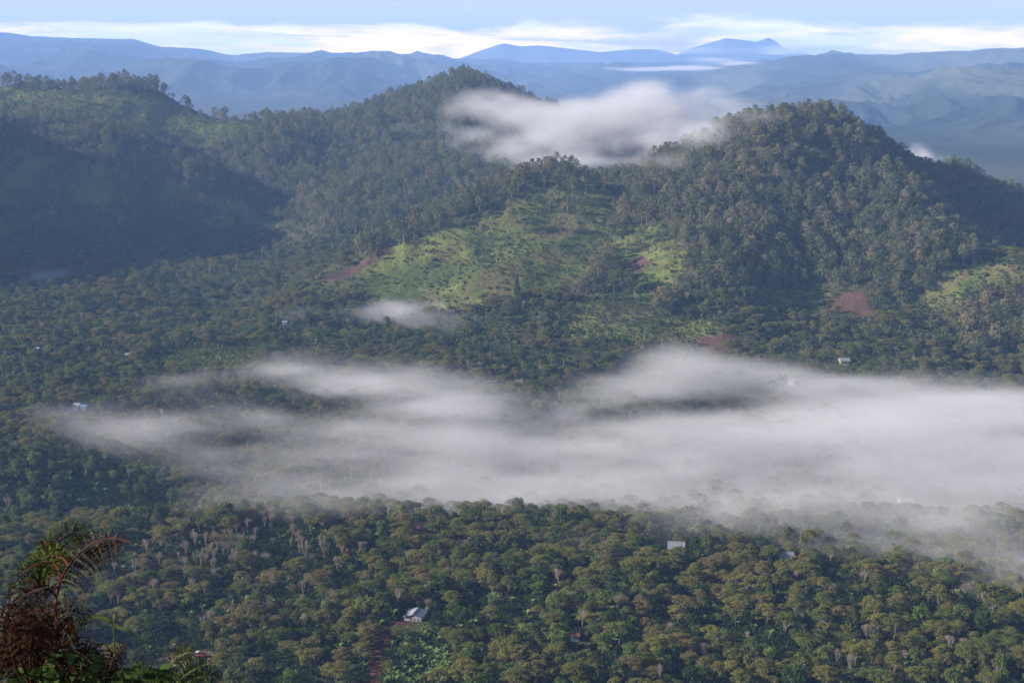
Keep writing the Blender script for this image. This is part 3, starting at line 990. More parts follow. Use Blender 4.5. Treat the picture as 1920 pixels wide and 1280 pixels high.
    for px, Yh in [(1866, 1085), (1873, 1080), (1884, 1088), (1889, 1078), (640, 960), (655, 972), (596, 950), (610, 945), (690, 965), (574, 955), (1012, 1230), (1056, 1235), (1240, 1270), (1207, 1290)]:
        X_, Y_, Z_ = world_at(px, 700, Yh)
        sx.append(float(X_)); sy.append(float(Y_))
    sx, sy = np.array(sx), np.array(sy)
    put('dead_tree', sx, sy, height(sx, sy), 0.85 + 0.3 * rng.random(len(sx)))


plant_all()
GROUP = {'shade_tree': 'shade trees over the coffee', 'broadleaf_tree': 'leafy trees among the shade trees', 'bare_tree': 'leafless trees in the plantation', 'banana_plant': 'banana plants among the trees',
         'forest_tree': 'forest trees on the wooded hill', 'dead_tree': 'pale dead trunks on the hills and in the mist'}
CATEGORY = {'dead_tree': 'dead tree', 'shade_tree': 'tree', 'broadleaf_tree': 'tree', 'bare_tree': 'tree', 'banana_plant': 'plant', 'forest_tree': 'tree'}
MASS = {'shade_tree': 'distant_shade_trees', 'broadleaf_tree': 'distant_broadleaf_trees', 'bare_tree': 'distant_bare_trees', 'banana_plant': 'distant_banana_plants', 'forest_tree': 'hillside_forest',
        'dead_tree': 'distant_dead_trees', 'coffee_bush': 'coffee_undergrowth', 'shrub': 'scrub'}
NIND = {'shade_tree': 300, 'broadleaf_tree': 220, 'bare_tree': 160, 'banana_plant': 260, 'forest_tree': 300, 'dead_tree': 120}
TALL = {'shade_tree': 6.5, 'broadleaf_tree': 6, 'bare_tree': 6, 'banana_plant': 3, 'forest_tree': 14, 'dead_tree': 11}
MARKS = [('the grey-roofed hut', 779, 1165), ('the red-roofed house', 790, 992), ('the lorry', 376, 1232), ('the pale shed roof', 1474, 1043), ('the small red roof', 1078, 1202),
         ('the fern', 110, 1120), ('the conifer', 808, 1240)]
INDIV = []
for kind, lst in PLACED.items():
    P = np.concatenate(lst)
    if kind in NIND:
        px, py, d = project(P[:, 0], P[:, 1], P[:, 2] + TALL[kind] * 0.7 * P[:, 3])
        infr = (px > 6) & (px < 1914) & (py < 1274) & (py > 0)
        vis = np.zeros(len(P), bool)
        vi = np.where(infr)[0]
        vis[vi] = visible(P[vi, 0], P[vi, 1], P[vi, 2], TALL[kind] * 0.8)
        if kind == 'forest_tree': vis &= py < 660
        order = np.argsort(np.where(vis, d / P[:, 3] ** 0.5, 1e9))[:NIND[kind]]
        order = order[vis[order]]
        for i in order: INDIV.append((kind, P[i], float(px[i]), float(py[i])))
        keep = np.ones(len(P), bool); keep[order] = False
        P = P[keep]
    scatter_tree(MASS[kind], kind, P[:, :3], P[:, 4], P[:, 3])
    print('VEG', kind, len(P))


def describe(kind, tint, s, px, py, k):
    size = 'small' if s < 0.78 else ('large' if s > 1.0 else 'middling')
    base = {'shade_tree': '%s %s flat-crowned tree', 'broadleaf_tree': '%s %s leafy tree', 'bare_tree': '%s %s leafless tree',
            'banana_plant': '%s %s banana plant', 'forest_tree': '%s %s tall forest tree', 'dead_tree': '%s %s dead tree trunk'}[kind] % (size, tint)
    return base


NEAREST = {}


def place_of(px, py):
    """words for where in the view something stands"""
    if py < 700:
        for lim, w in ((470, 'high on the wooded hill'), (560, 'halfway down the wooded hill'), (720, 'at the foot of the wooded hill')):
            if py < lim: return w
    best = min(MARKS, key=lambda m: math.hypot((px - m[1]), (py - m[2]) * 1.3))
    dx_, dy_ = px - best[1], py - best[2]
    dist = math.hypot(dx_, dy_ * 1.3)
    side = ('left of' if dx_ < 0 else 'right of') if abs(dx_) > abs(dy_) * 1.2 else ('behind' if dy_ < 0 else 'in front of')
    if dist < 60: return 'close ' + side + ' ' + best[0]
    if dist < 170: return side + ' ' + best[0]
    return ('far ' if side in ('left of', 'right of') else 'well ') + side + ' ' + best[0]


INDIV.sort(key=lambda r: (r[0], r[2]))
seen = {}
for kind, p, px, py in INDIV:
    vi = rng.integers(0, len(PROTO[kind]))
    cm, tm, jm = PROTO[kind][vi]
    if kind in PAL:
        tint, colr = PAL[kind][rng.integers(0, len(PAL[kind]))]
    else:
        tint, colr = {'bare_tree': 'pinkish grey', 'dead_tree': 'pale'}[kind], (1, 1, 1)
    if cm is None:
        o = link(kind, jm)
    else:
        o = link(kind, None)
        crown = link('crown' if kind != 'banana_plant' else 'leaves', cm, o)
        crown.color = (*colr, 1)
        link('trunk' if kind != 'banana_plant' else 'stem', tm, o)
    o.location = p[:3]
    o.rotation_euler.z = p[4]
    o.scale = (p[3],) * 3
    lb = describe(kind, tint, p[3], px, py, 0) + ' ' + place_of(px, py)
    seen.setdefault(lb, []).append(o)
    tag(o, lb, CATEGORY[kind], GROUP[kind])
ORD = ['leftmost', 'second from left', 'third from left', 'fourth from left', 'fifth from left', 'sixth from left', 'seventh from left', 'eighth from left', 'ninth from left', 'tenth from left', 'eleventh from left', 'twelfth from left']
for lb, obs in seen.items():
    if len(obs) == 2:
        for o, w in zip(obs, ('the left one', 'the right one')): o['label'] = lb + ', ' + w
    elif len(obs) > 2:
        for i, o in enumerate(obs):
            o['label'] = lb + ', ' + ('rightmost' if i == len(obs) - 1 else ORD[i] if i < len(ORD) else '%dth from left' % (i + 1))
# ------------------------------------------------------------------ buildings and the lorry
def plain_mat(name, colr, rough=0.6, spec=0.3, var=0.25, scale=0.9, metal=0.0, dirt=None):
    m, t, out = soft_mat(name)
    tcn = t.node('ShaderNodeTexCoord')
    nz = t.noise(tcn.outputs['Object'], scale, 5, 0.65)
    a = tuple(c * (1 - var) for c in colr); b = tuple(min(1, c * (1 + var)) for c in colr)
    c = t.mix(t.smooth(nz, 0.3, 0.7), (*a, 1), (*b, 1))
    if dirt: c = t.mix(t.smooth(t.noise(tcn.outputs['Object'], scale * 0.6, 5, 0.7), 0.52, 0.7), c, (*dirt, 1))
    bs = t.node('ShaderNodeBsdfPrincipled', ins={'Base Color': c, 'Roughness': rough, 'Specular IOR Level': spec, 'Metallic': metal})
    t.l.new(bs.outputs[0], out.inputs[0])
    return m


def corrugated(name, colr, dirt):
    m, t, out = soft_mat(name)
    tcn = t.node('ShaderNodeTexCoord')
    wv = t.node('ShaderNodeTexWave', wave_type='BANDS', bands_direction='Y', ins={'Vector': tcn.outputs['Object'], 'Scale': 1.6})
    nz = t.noise(tcn.outputs['Object'], 0.8, 5, 0.7)
    c = t.mix(t.smooth(nz, 0.45, 0.72), (*colr, 1), (*dirt, 1))
    bp = t.node('ShaderNodeBump', ins={'Strength': 0.6, 'Distance': 0.05, 'Height': wv.outputs[1]})
    bs = t.node('ShaderNodeBsdfPrincipled', ins={'Base Color': c, 'Roughness': 0.5, 'Specular IOR Level': 0.4, 'Normal': bp.outputs[0]})
    t.l.new(bs.outputs[0], out.inputs[0])
    return m


ZINC = corrugated('zinc_sheet', (0.20, 0.205, 0.24), (0.15, 0.15, 0.165))
ZINC_PALE = corrugated('pale_zinc_sheet', (0.15, 0.155, 0.185), (0.11, 0.11, 0.125))
RED_TIN = corrugated('red_tin', (0.12, 0.036, 0.034), (0.15, 0.08, 0.07))
PINK_TIN = corrugated('faded_red_tin', (0.11, 0.065, 0.068), (0.10, 0.072, 0.074))
BLUE_TIN = corrugated('blue_tin', (0.055, 0.13, 0.32), (0.11, 0.16, 0.28))
WHITE_WALL = plain_mat('whitewash', (0.24, 0.25, 0.27), 0.8, 0.2, 0.08, 0.6, dirt=(0.32, 0.29, 0.27))
WOOD_WALL = plain_mat('weathered_boards', (0.22, 0.17, 0.13), 0.8, 0.2, 0.3, 1.2)
BLUE_WALL = plain_mat('pale_blue_wall', (0.20, 0.245, 0.33), 0.8, 0.2, 0.1, 0.6)
DARK = plain_mat('dark_opening', (0.03, 0.03, 0.035), 0.4, 0.4, 0.2)
DOORW = plain_mat('door_wood', (0.16, 0.09, 0.05), 0.6, 0.3, 0.3)


def box(x0, x1, y0, y1, z0, z1):
    v = np.array([(x, y, z) for z in (z0, z1) for y in (y0, y1) for x in (x0, x1)], float)
    f = np.array([(0, 2, 3, 1), (4, 5, 7, 6), (0, 1, 5, 4), (2, 6, 7, 3), (0, 4, 6, 2), (1, 3, 7, 5)])
    return v, f


def gable_house(name, key, w, dep, hw, rise, rot, roof_m, wall_m, label, over=0.5, windows=2, cat='house', lift=0.00, chimney=False, group=None):
    """ridge runs along local y; gable wall faces local -y"""
    o = link(name, None)
    x, y, z = SITE[key]
    o.location = (x, y, z + lift); o.rotation_euler.z = R(rot)
    a, b = w / 2, dep / 2
    # walls with gable triangles
    v = [(-a, -b, -1.5), (a, -b, -1.5), (a, b, -1.5), (-a, b, -1.5), (-a, -b, hw), (a, -b, hw), (a, b, hw), (-a, b, hw), (0, -b, hw + rise), (0, b, hw + rise)]
    me = bpy.data.meshes.new('walls')
    me.from_pydata(v, [], [(0, 1, 5, 8, 4), (1, 2, 6, 5), (2, 3, 7, 9, 6), (3, 0, 4, 7)])
    me.materials.append(wall_m)
    link('walls', me, o)
    # roof: two sheets with thickness and overhang
    s = rise / a; th = 0.12
    A, B_ = a + over, b + over
    zr = hw + rise + 0.06; ze = zr - s * A
    v = [(-A, -B_, ze), (0, -B_, zr), (A, -B_, ze), (A, B_, ze), (0, B_, zr), (-A, B_, ze)]
    v += [(p[0], p[1], p[2] + th) for p in v]
    me = bpy.data.meshes.new('roof')
    me.from_pydata(v, [], [(6, 7, 10, 11), (7, 8, 9, 10), (0, 5, 4, 1), (1, 4, 3, 2), (0, 1, 7, 6), (1, 2, 8, 7), (5, 11, 10, 4), (4, 10, 9, 3), (0, 6, 11, 5), (2, 3, 9, 8)])
    me.materials.append(roof_m)
    rf = link('roof', me, o)
    cv_, cf = box(-0.16, 0.16, -B_ - 0.03, B_ + 0.03, zr + th - 0.02, zr + th + 0.09)
    link('ridge_cap', mesh_from('ridge_cap', cv_, cf, roof_m), rf)
    dv, df = box(-0.45 - a * 0.25, 0.45 - a * 0.25, -b - 0.06, -b + 0.02, 0.0, min(2.0, hw - 0.1))
    d = link('door', mesh_from('door', dv, df, DOORW), o)
    for k in range(windows):
        cx = a * (0.25 + 0.42 * k)
        wv, wf = box(cx - 0.38, cx + 0.38, -b - 0.05, -b + 0.02, 0.95, min(1.85, hw - 0.15))
        wn = link('window', mesh_from('window', wv, wf, DARK), o)
        fr = join([box(cx - 0.46, cx + 0.46, -b - 0.08, -b - 0.003, 0.86, 0.945), box(cx - 0.46, cx - 0.385, -b - 0.08, -b - 0.003, 0.948, 1.9), box(cx + 0.385, cx + 0.46, -b - 0.08, -b - 0.003, 0.948, 1.9)])
        link('frame', mesh_from('frame', fr[0], fr[1], wall_m), wn)
    tag(o, label, cat, group)
    return o


gable_house('hut', 'hut', 8.2, 8.6, 2.3, 1.5, -14, ZINC, WHITE_WALL, 'grey zinc-roofed hut with a white gable wall at the top of the red dirt track', over=0.6, cat='hut')
gable_house('farmhouse', 'red_house', 9.5, 8.0, 3.0, 2.6, 62, RED_TIN, WOOD_WALL, 'red tin-roofed farmhouse among the trees just below the mist edge', lift=0.84)
gable_house('farmhouse', 'rusty_house', 7.0, 6.0, 2.6, 1.6, 80, PINK_TIN, WOOD_WALL, 'small low house with a rusty pink roof beside a dark round tree', lift=0.66)
gable_house('farmhouse', 'long_house', 13.0, 9.0, 3.0, 2.0, 82, ZINC_PALE, WOOD_WALL, 'long pale-roofed farmhouse with a red gable in thin mist at the wood edge', lift=0.96, windows=1)
gable_house('shed', 'pale_house', 9.0, 7.0, 3.2, 1.5, 95, ZINC_PALE, WHITE_WALL, 'pale grey shed roof with a white end wall among shade trees', lift=0.96, cat='shed')
gable_house('farmhouse', 'pink_house', 8.0, 9.0, 2.8, 2.4, 20, PINK_TIN, WOOD_WALL, 'faded pinkish roofed farmhouse in thin mist on the right', lift=0.84)
gable_house('shed', 'small_shed', 6.0, 3.5, 2.4, 0.9, 88, ZINC_PALE, WHITE_WALL, 'little white-roofed shed just behind the pinkish farmhouse', lift=0.96, cat='shed', windows=1)
gable_house('shed', 'red_shed', 4.2, 3.6, 2.3, 0.8, 90, RED_TIN, WHITE_WALL, 'tiny red-roofed shed with a pale wall among coffee trees near the bottom edge', lift=0.60, cat='shed', windows=1)
gable_house('hut', 'blue_house', 6.0, 5.5, 2.8, 1.4, 70, ZINC_PALE, BLUE_WALL, 'white-walled hut with a pale roof at the left tip of the mist', lift=0.54, cat='hut')
gable_house('shed', 'blue_shed', 5.0, 4.0, 2.6, 1.0, 88, BLUE_TIN, BLUE_WALL, 'bright blue tin shed beside the pale hut at the left mist tip', lift=0.54, cat='shed', windows=1)
gable_house('hut', 'white_hut', 5.0, 4.5, 2.4, 1.2, 85, ZINC_PALE, WHITE_WALL, 'lone white hut below the grey mist on the left', lift=0.84, cat='hut', windows=1)
gable_house('warehouse', 'mist_house', 18.0, 9.0, 3.4, 2.2, 88, ZINC_PALE, WHITE_WALL, 'long pale roof showing faintly through the front of the valley mist', lift=1.20, cat='house', windows=1)
gable_house('farmhouse', 'far_house', 10.0, 7.0, 2.6, 1.6, 86, PINK_TIN, WOOD_WALL, 'small dull-roofed farmhouse between the two lobes of mist', lift=1.08, windows=1)
gable_house('hut', 'mist_hut', 7.0, 6.0, 2.6, 1.4, 60, ZINC_PALE, WHITE_WALL, 'small white hut standing in the upper mist right of centre', lift=1.32, cat='hut', windows=1)
gable_house('farmhouse', 'edge_house', 12.0, 8.0, 2.6, 1.6, 88, ZINC_PALE, WOOD_WALL, 'pale roof at the top edge of the mist below the wooded hill', lift=1.32, windows=1)
gable_house('hut', 'tiny_hut_a', 5.0, 4.5, 2.6, 1.2, 80, ZINC_PALE, WHITE_WALL, 'tiny pale hut alone in the shaded left valley above the mist', lift=1.08, cat='hut', windows=1)
gable_house('hut', 'tiny_hut_b', 6.0, 4.5, 2.6, 1.2, 88, ZINC_PALE, WHITE_WALL, 'tiny pale hut beside the thin wisps above the main mist', lift=1.20, cat='hut', windows=1)
gable_house('hut', 'road_hut', 6.5, 5.5, 2.4, 1.3, 70, ZINC, WOOD_WALL, 'dark grey hut at the end of the pale road on the far left', lift=0.54, cat='hut', windows=1)

# small lorry with a white-roofed cab and a red load bed
PAINT_W = plain_mat('white_paint', (0.75, 0.75, 0.76), 0.35, 0.5, 0.06)
PAINT_R = plain_mat('red_paint', (0.20, 0.03, 0.03), 0.4, 0.5, 0.15)
PAINT_G = plain_mat('mauve_grey_paint', (0.26, 0.20, 0.26), 0.4, 0.5, 0.15)
RUBBER = plain_mat('rubber', (0.02, 0.02, 0.022), 0.8, 0.2, 0.2)
GLASS = plain_mat('dark_glass', (0.05, 0.06, 0.07), 0.1, 0.5, 0.05)
STEEL = plain_mat('wheel_steel', (0.35, 0.35, 0.36), 0.4, 0.5, 0.1, metal=0.6)
o = link('lorry', None)
o.location = SITE['lorry']; o.rotation_euler.z = R(-12)
v, f = join([box(-2.6, 2.6, -0.75, 0.75, 0.55, 0.78), box(-2.7, -2.6, -0.9, 0.9, 0.5, 0.75)])
link('chassis', mesh_from('chassis', v, f, RUBBER), o)
cab = bpy.data.meshes.new('cab')
P_ = [(-2.6, 0.78), (-0.75, 0.78), (-0.75, 2.28), (-2.05, 2.28), (-2.5, 1.55), (-2.6, 1.45)]
v = [(x, -0.88, z) for x, z in P_] + [(x, 0.88, z) for x, z in P_]
n_ = len(P_)
cab.from_pydata(v, [], [tuple(range(n_))[::-1], tuple(range(n_, 2 * n_))] + [(i, (i + 1) % n_, n_ + (i + 1) % n_, n_ + i) for i in range(n_)])
cab.materials.append(PAINT_G)
cb = link('cab', cab, o)
v, f = box(-2.12, -0.68, -0.95, 0.95, 2.285, 2.38); link('cab_roof', mesh_from('cab_roof', v, f, PAINT_W), cb)
for sy in (-1, 1):
    v, f = box(-1.95, -0.95, sy * 0.90 - 0.02, sy * 0.90 + 0.02, 1.50, 2.1); link('window', mesh_from('window', v, f, GLASS), cb)
v, f = box(-2.72, -2.62, -0.7, -0.45, 0.85, 1.05); link('headlight', mesh_from('headlight', v, f, PAINT_W), o)
v, f = box(-2.72, -2.62, 0.45, 0.7, 0.85, 1.05); link('headlight', mesh_from('headlight', v, f, PAINT_W), o)
bed = join([box(-0.65, 2.65, -0.95, 0.95, 0.80, 0.92), box(-0.65, 2.65, -0.95, -0.88, 0.925, 1.65), box(-0.65, 2.65, 0.88, 0.95, 0.925, 1.65), box(-0.65, -0.58, -0.875, 0.875, 0.925, 1.75), box(2.58, 2.65, -0.875, 0.875, 0.925, 1.65)])
link('load_bed', mesh_from('load_bed', bed[0], bed[1], PAINT_R), o)
for wx in (-1.75, 1.6):
    for sy in (-1, 1):
        ang_ = np.linspace(0, 2 * math.pi, 17)[:-1]
        ring = [(wx + r_ * math.cos(a), sy * yy, 0.42 + r_ * math.sin(a)) for yy, r_ in ((0.62, 0.42), (0.92, 0.42), (0.93, 0.24)) for a in ang_]
        fs = [[k * 16 + i, k * 16 + (i + 1) % 16, (k + 1) * 16 + (i + 1) % 16, (k + 1) * 16 + i] for k in range(2) for i in range(16)]
        wl = link('wheel', mesh_from('wheel', np.array(ring), np.array(fs), RUBBER, True), o)
        cap = [(wx, sy * 0.90, 0.42)] + [(wx + 0.25 * math.cos(a), sy * 0.925, 0.42 + 0.25 * math.sin(a)) for a in ang_]
        rm = bpy.data.meshes.new('rim'); rm.from_pydata(cap, [], [(0, 1 + i, 1 + (i + 1) % 16) for i in range(16)]); rm.materials.append(STEEL)
        link('rim', rm, wl)
tag(o, 'small lorry with white-roofed cab and red load bed parked in the dirt yard', 'lorry')

# ------------------------------------------------------------------ single trees that stand out
def lone(kind, fn, px, py, Yd, leaf_col, label, cat, bark=BARK, names=('crown', 'trunk'), scale=1.0):
    rg = np.random.default_rng(int(px * 7 + py))
    (V, Fs, T), (bv, bf) = fn(rg)
    a, b, c = (float(v) for v in world_at(px, py, Yd))
    o = link(kind, None)
    o.location = (a, b, float(height(np.array([a]), np.array([b]))[0]))
    o.scale = (scale,) * 3
    cr = link(names[0], mesh_from(names[0], V, Fs, LEAF_OBJ, False, {'tone': ('FLOAT', 'POINT', T)}), o); cr.color = (*leaf_col, 1)
    link(names[1], mesh_from(names[1], bv, bf, bark, True), o)
    tag(o, label, cat)


lone('conifer', lambda rg: conifer_parts(rg, 12.5, 2.3, 0.4), 910, 1292, 556, (0.085, 0.105, 0.020), 'narrow yellow-green conical tree rising from the bottom edge of the picture', 'tree')
lone('conifer', lambda rg: conifer_parts(rg, 13, 4.2, 0.5), 42, 1062, 745, (0.070, 0.120, 0.022), 'bright green conical tree lit by the sun behind the fern tips', 'tree')
lone('conifer', lambda rg: conifer_parts(rg, 20, 4.2, 0.8), 970, 562, 1402, (0.020, 0.032, 0.016), 'lone dark conical tree on the slope of shade trees below the grassy spur', 'tree')
lone('broadleaf_tree', lambda rg: round_tree_parts(rg, 2.6, 0.42, 15, 7.6, 0.1), 1085, 1290, 560, (0.070, 0.088, 0.034), 'very large rounded grey-green tree at the bottom edge right of the hut', 'tree')
lone('broadleaf_tree', lambda rg: round_tree_parts(rg, 2.0, 0.42, 11.5, 5.2, 0.12), 1010, 1228, 600, (0.066, 0.088, 0.030), 'large rounded pale green tree below the middle of the shade trees', 'tree')
lone('broadleaf_tree', lambda rg: round_tree_parts(rg, 2.0, 0.42, 11.0, 5.0, 0.12), 895, 1228, 600, (0.062, 0.080, 0.026), 'rounded green tree with spreading crown right of the banana grove', 'tree')
lone('broadleaf_tree', lambda rg: round_tree_parts(rg, 2.0, 0.42, 14, 4.6, 0.15), 822, 1210, 612, (0.024, 0.040, 0.014), 'tall very dark leafy tree standing right of the grey-roofed hut', 'tree')
lone('broadleaf_tree', lambda rg: round_tree_parts(rg, 2.0, 0.42, 12, 5.0, 0.15), 862, 1182, 632, (0.050, 0.080, 0.020), 'bushy mid-green tree two crowns right of the grey-roofed hut', 'tree')
lone('broadleaf_tree', lambda rg: round_tree_parts(rg, 2.0, 0.42, 13, 4.4, 0.12), 896, 1038, 762, (0.034, 0.055, 0.018), 'dark round leafy tree beside the rusty pink roof', 'tree')
lone('broadleaf_tree', lambda rg: round_tree_parts(rg, 2.0, 0.42, 12, 5.0, 0.12), 592, 985, 828, (0.036, 0.055, 0.020), 'dark rounded tree on the shelf edge against the mist, left of centre', 'tree')
lone('broadleaf_tree', lambda rg: round_tree_parts(rg, 2.0, 0.42, 8, 3.6, 0.12), 612, 988, 822, (0.070, 0.125, 0.020), 'bright yellow-green round tree beside the dark one on the shelf edge', 'tree')
lone('broadleaf_tree', lambda rg: round_tree_parts(rg, 2.0, 0.42, 13, 4.6, 0.1), 1218, 1155, 650, (0.022, 0.040, 0.016), 'very dark upright leafy tree among shade trees right of centre', 'tree')
lone('broadleaf_tree', lambda rg: round_tree_parts(rg, 2.0, 0.42, 13, 6.2, 0.1), 1410, 1255, 580, (0.058, 0.082, 0.034), 'broad grey-green dense tree near the bottom edge, right of centre', 'tree')
lone('broadleaf_tree', lambda rg: round_tree_parts(rg, 2.0, 0.42, 13, 6.6, 0.1), 1710, 1160, 655, (0.078, 0.090, 0.028), 'big olive tree with a lit top standing alone on the right', 'tree')
lone('broadleaf_tree', lambda rg: round_tree_parts(rg, 2.0, 0.42, 13, 7.2, 0.1), 1870, 1285, 562, (0.085, 0.088, 0.030), 'wide olive tree filling the bottom right corner', 'tree')
lone('broadleaf_tree', lambda rg: round_tree_parts(rg, 2.0, 0.42, 5.5, 3.0, 0.08), 1530, 1284, 562, (0.065, 0.120, 0.014), 'small bright green domed tree at the bottom edge on the right', 'tree')
lone('broadleaf_tree', lambda rg: round_tree_parts(rg, 2.0, 0.6, 13, 8.6, 0.1), 215, 858, 1002, (0.095, 0.120, 0.050), 'pale green broad tree at the foot of the mist tail on the left', 'tree')
lone('broadleaf_tree', lambda rg: round_tree_parts(rg, 2.0, 0.6, 15, 8.0, 0.1), 1450, 752, 1160, (0.050, 0.060, 0.026), 'dark round tree poking out of the mist right of centre', 'tree')
rg_ = np.random.default_rng(5)
for px, py, Yd, H_, lb in ((742, 1142, 655, 13, 'big pinkish leafless tree with fanned twigs above the grey-roofed hut'), (440, 1066, 730, 14, 'tall pinkish leafless tree at the heart of the bare grove'),
                           (510, 1112, 690, 12, 'bare pinkish tree at the right end of the bare grove'), (1072, 1140, 662, 9, 'bare pale forked tree in the middle of the shade trees'), (1448, 1250, 580, 8, 'small bare tree with a pale forked trunk in front of the broad grey-green tree')):
    a, b, c = (float(v) for v in world_at(px, py, Yd))
    v, f = bare_tree_parts(rg_, H_, 0.62)
    o = link('bare_tree', mesh_from('bare_tree', v, f, TWIG, True))
    o.location = (a, b, float(height(np.array([a]), np.array([b]))[0]))
    tag(o, lb, 'tree')

# ------------------------------------------------------------------ plants at the camera's feet
def fern_point(px, py, Yd):
    return np.array([float(v) for v in world_at(px, py, Yd)])


def smooth_path(pts, n):
    pts = np.asarray(pts, float)
    t = np.linspace(0, len(pts) - 1, n)
    i = np.clip(t.astype(int), 0, len(pts) - 2); u = (t - i)[:, None]
    g = lambda k: pts[np.clip(k, 0, len(pts) - 1)]
    p0, p1, p2, p3 = g(i - 1), g(i), g(i + 1), g(i + 2)
    return 0.5 * (2 * p1 + (p2 - p0) * u + (2 * p0 - 5 * p1 + 4 * p2 - p3) * u ** 2 + (3 * p1 - p0 - 3 * p2 + p3) * u ** 3)


def fern_frond(path, plen, start, rg, n=26, droop=0.5, width=0.10, rr=0.0035, side_scale=(1, 1)):
    """a fern frond: rachis tube and rows of pinnae, each pinna a comb of little leaflets"""
    P = smooth_path(path, 60)
    d = np.gradient(P, axis=0); d /= np.linalg.norm(d, axis=1)[:, None]
    rv, rf = tube(P, np.linspace(rr, rr * 0.35, len(P)), 6)
    V, T = [], []
    for k in range(n):
        f = start + (1 - start) * (k + 0.5) / n
        j = min(int(f * 59), 58)
        ln = plen * (math.sin(math.pi * min(1, 0.22 + 0.78 * (k + 0.5) / n)) ** 0.8 + 0.05) * (0.9 + 0.2 * rg.random())
        for si, s in enumerate((-1, 1)):
            L = ln * side_scale[si]
            if L < 0.01: continue
            fwd = d[j]; up = np.array([0, 0, 1.0])
            view = P[j] - np.array([0, 0, CAMZ]); view /= np.linalg.norm(view)
            sd_ = np.cross(view, fwd) * s; sd_ /= np.linalg.norm(sd_) + 1e-9
            sd_ = sd_ + 0.35 * fwd + 0.25 * view * rg.normal()
            sd_ /= np.linalg.norm(sd_)
            m_ = max(6, int(L / 0.0075))
            tone = 0.75 + 0.5 * rg.random()
            q = P[j].copy(); dirv = sd_.copy()
            for i in range(m_):
                u = (i + 0.5) / m_
                dirv = dirv - up * droop * (1.6 / m_) * (0.5 + u); dirv /= np.linalg.norm(dirv)
                q = q + dirv * (L / m_)
                nb = np.cross(dirv, view + 0.5 * rg.normal(size=3)); nb /= np.linalg.norm(nb) + 1e-9
                wl = width * L * (1 - 0.85 * u) * (0.8 + 0.4 * rg.random())
                for e in (-1, 1):
                    tip = q + nb * e * wl + dirv * wl * 0.5
                    b0 = q - dirv * (L / m_) * 0.60; b1 = q + dirv * (L / m_) * 0.60
                    V.append(np.stack([b0, b1, tip + dirv * 0.0015, tip - dirv * 0.0015]))
                    T.append(np.full(4, tone * (0.8 + 0.4 * rg.random())))
    V = np.concatenate(V); T = np.concatenate(T)
    return (rv, rf), (V, np.arange(len(V)).reshape(-1, 4), T)


FERN_STEM = bark_material('fern_stem', (0.040, 0.015, 0.011), (0.070, 0.026, 0.018))
DRY_STEM = bark_material('dry_grey_stem', (0.20, 0.18, 0.17), (0.32, 0.30, 0.29))
GREEN_STEM = bark_material('green_stem', (0.06, 0.08, 0.03), (0.10, 0.12, 0.04))


def fern_plant(name, fronds, root, label, cat, colours, seed, stem=FERN_STEM):
    rg = np.random.default_rng(seed)
    base = fern_point(*root)
    zg = float(height(base[:1], base[1:2])[0])
    o = link(name, None)
    o.location = (base[0], base[1], zg)
    off = np.array([base[0], base[1], zg])
    sv, sf = tube(smooth_path([[0, 0, -0.05], [0.02, -0.01, (base[2] - zg) * 0.5], base - off], 14), np.linspace(0.007, 0.005, 14), 6)
    link('stem', mesh_from('stem', sv, sf, stem, True), o)
    for (path, plen, start, n, droop, wd, ss, ci) in fronds:
        P = [fern_point(*q) - off for q in path]
        global CAMOFF
        (rv, rf), (V, Fs, T) = fern_frond([p + off for p in P], plen, start, rg, n, droop, wd, 0.0035, ss)
        fr = link('frond', mesh_from('frond', V - off, Fs, LEAF_OBJ, False, {'tone': ('FLOAT', 'POINT', T)}), o)
        fr.color = (*colours[ci][1], 1)
        fr['label'] = colours[ci][0] + ' fern frond'
        link('rachis', mesh_from('rachis', rv - off, rf, stem, True), fr)
    tag(o, label, cat)
    return o


FC = [('dark green', (0.046, 0.062, 0.018)), ('reddish brown', (0.048, 0.025, 0.015)), ('brown', (0.036, 0.020, 0.013)), ('olive green', (0.062, 0.072, 0.022))]
fern_plant('bracken_fern', [
    ([(107, 1215, 3.2), (106, 1150, 3.2), (108, 1108, 3.2), (122, 1072, 3.2), (150, 1037, 3.2), (182, 1014, 3.15), (218, 1009, 3.1), (250, 1019, 3.05)], 0.062, 0.36, 26, 0.55, 0.085, (0.55, 1.0), 1),
    ([(107, 1112, 3.2), (112, 1078, 3.25), (100, 1056, 3.3), (70, 1058, 3.3), (38, 1080, 3.3), (10, 1122, 3.3)], 0.060, 0.22, 26, 0.8, 0.10, (1.0, 0.7), 0),
    ([(118, 1082, 3.2), (100, 1050, 3.4), (104, 1022, 3.45), (130, 1003, 3.5), (152, 1000, 3.5), (170, 1010, 3.5)], 0.050, 0.2, 22, 0.5, 0.10, (1.0, 0.8), 0),
    ([(130, 1062, 3.2), (118, 1046, 3.3), (96, 1042, 3.35), (72, 1050, 3.4), (50, 1070, 3.4)], 0.052, 0.12, 20, 0.6, 0.10, (0.9, 1.0), 3),
    ([(104, 1022, 3.45), (90, 1016, 3.45), (78, 1028, 3.45), (68, 1050, 3.45)], 0.035, 0.1, 14, 0.6, 0.10, (1.0, 0.8), 0),
    ([(106, 1120, 3.2), (90, 1104, 3.1), (60, 1110, 3.1), (30, 1130, 3.1), (8, 1160, 3.1)], 0.050, 0.15, 20, 1.0, 0.09, (0.7, 1.0), 2),
], (107, 1215, 3.2), 'tall arching fern with a red-brown stem and green fronds at left', 'fern', FC, 11)
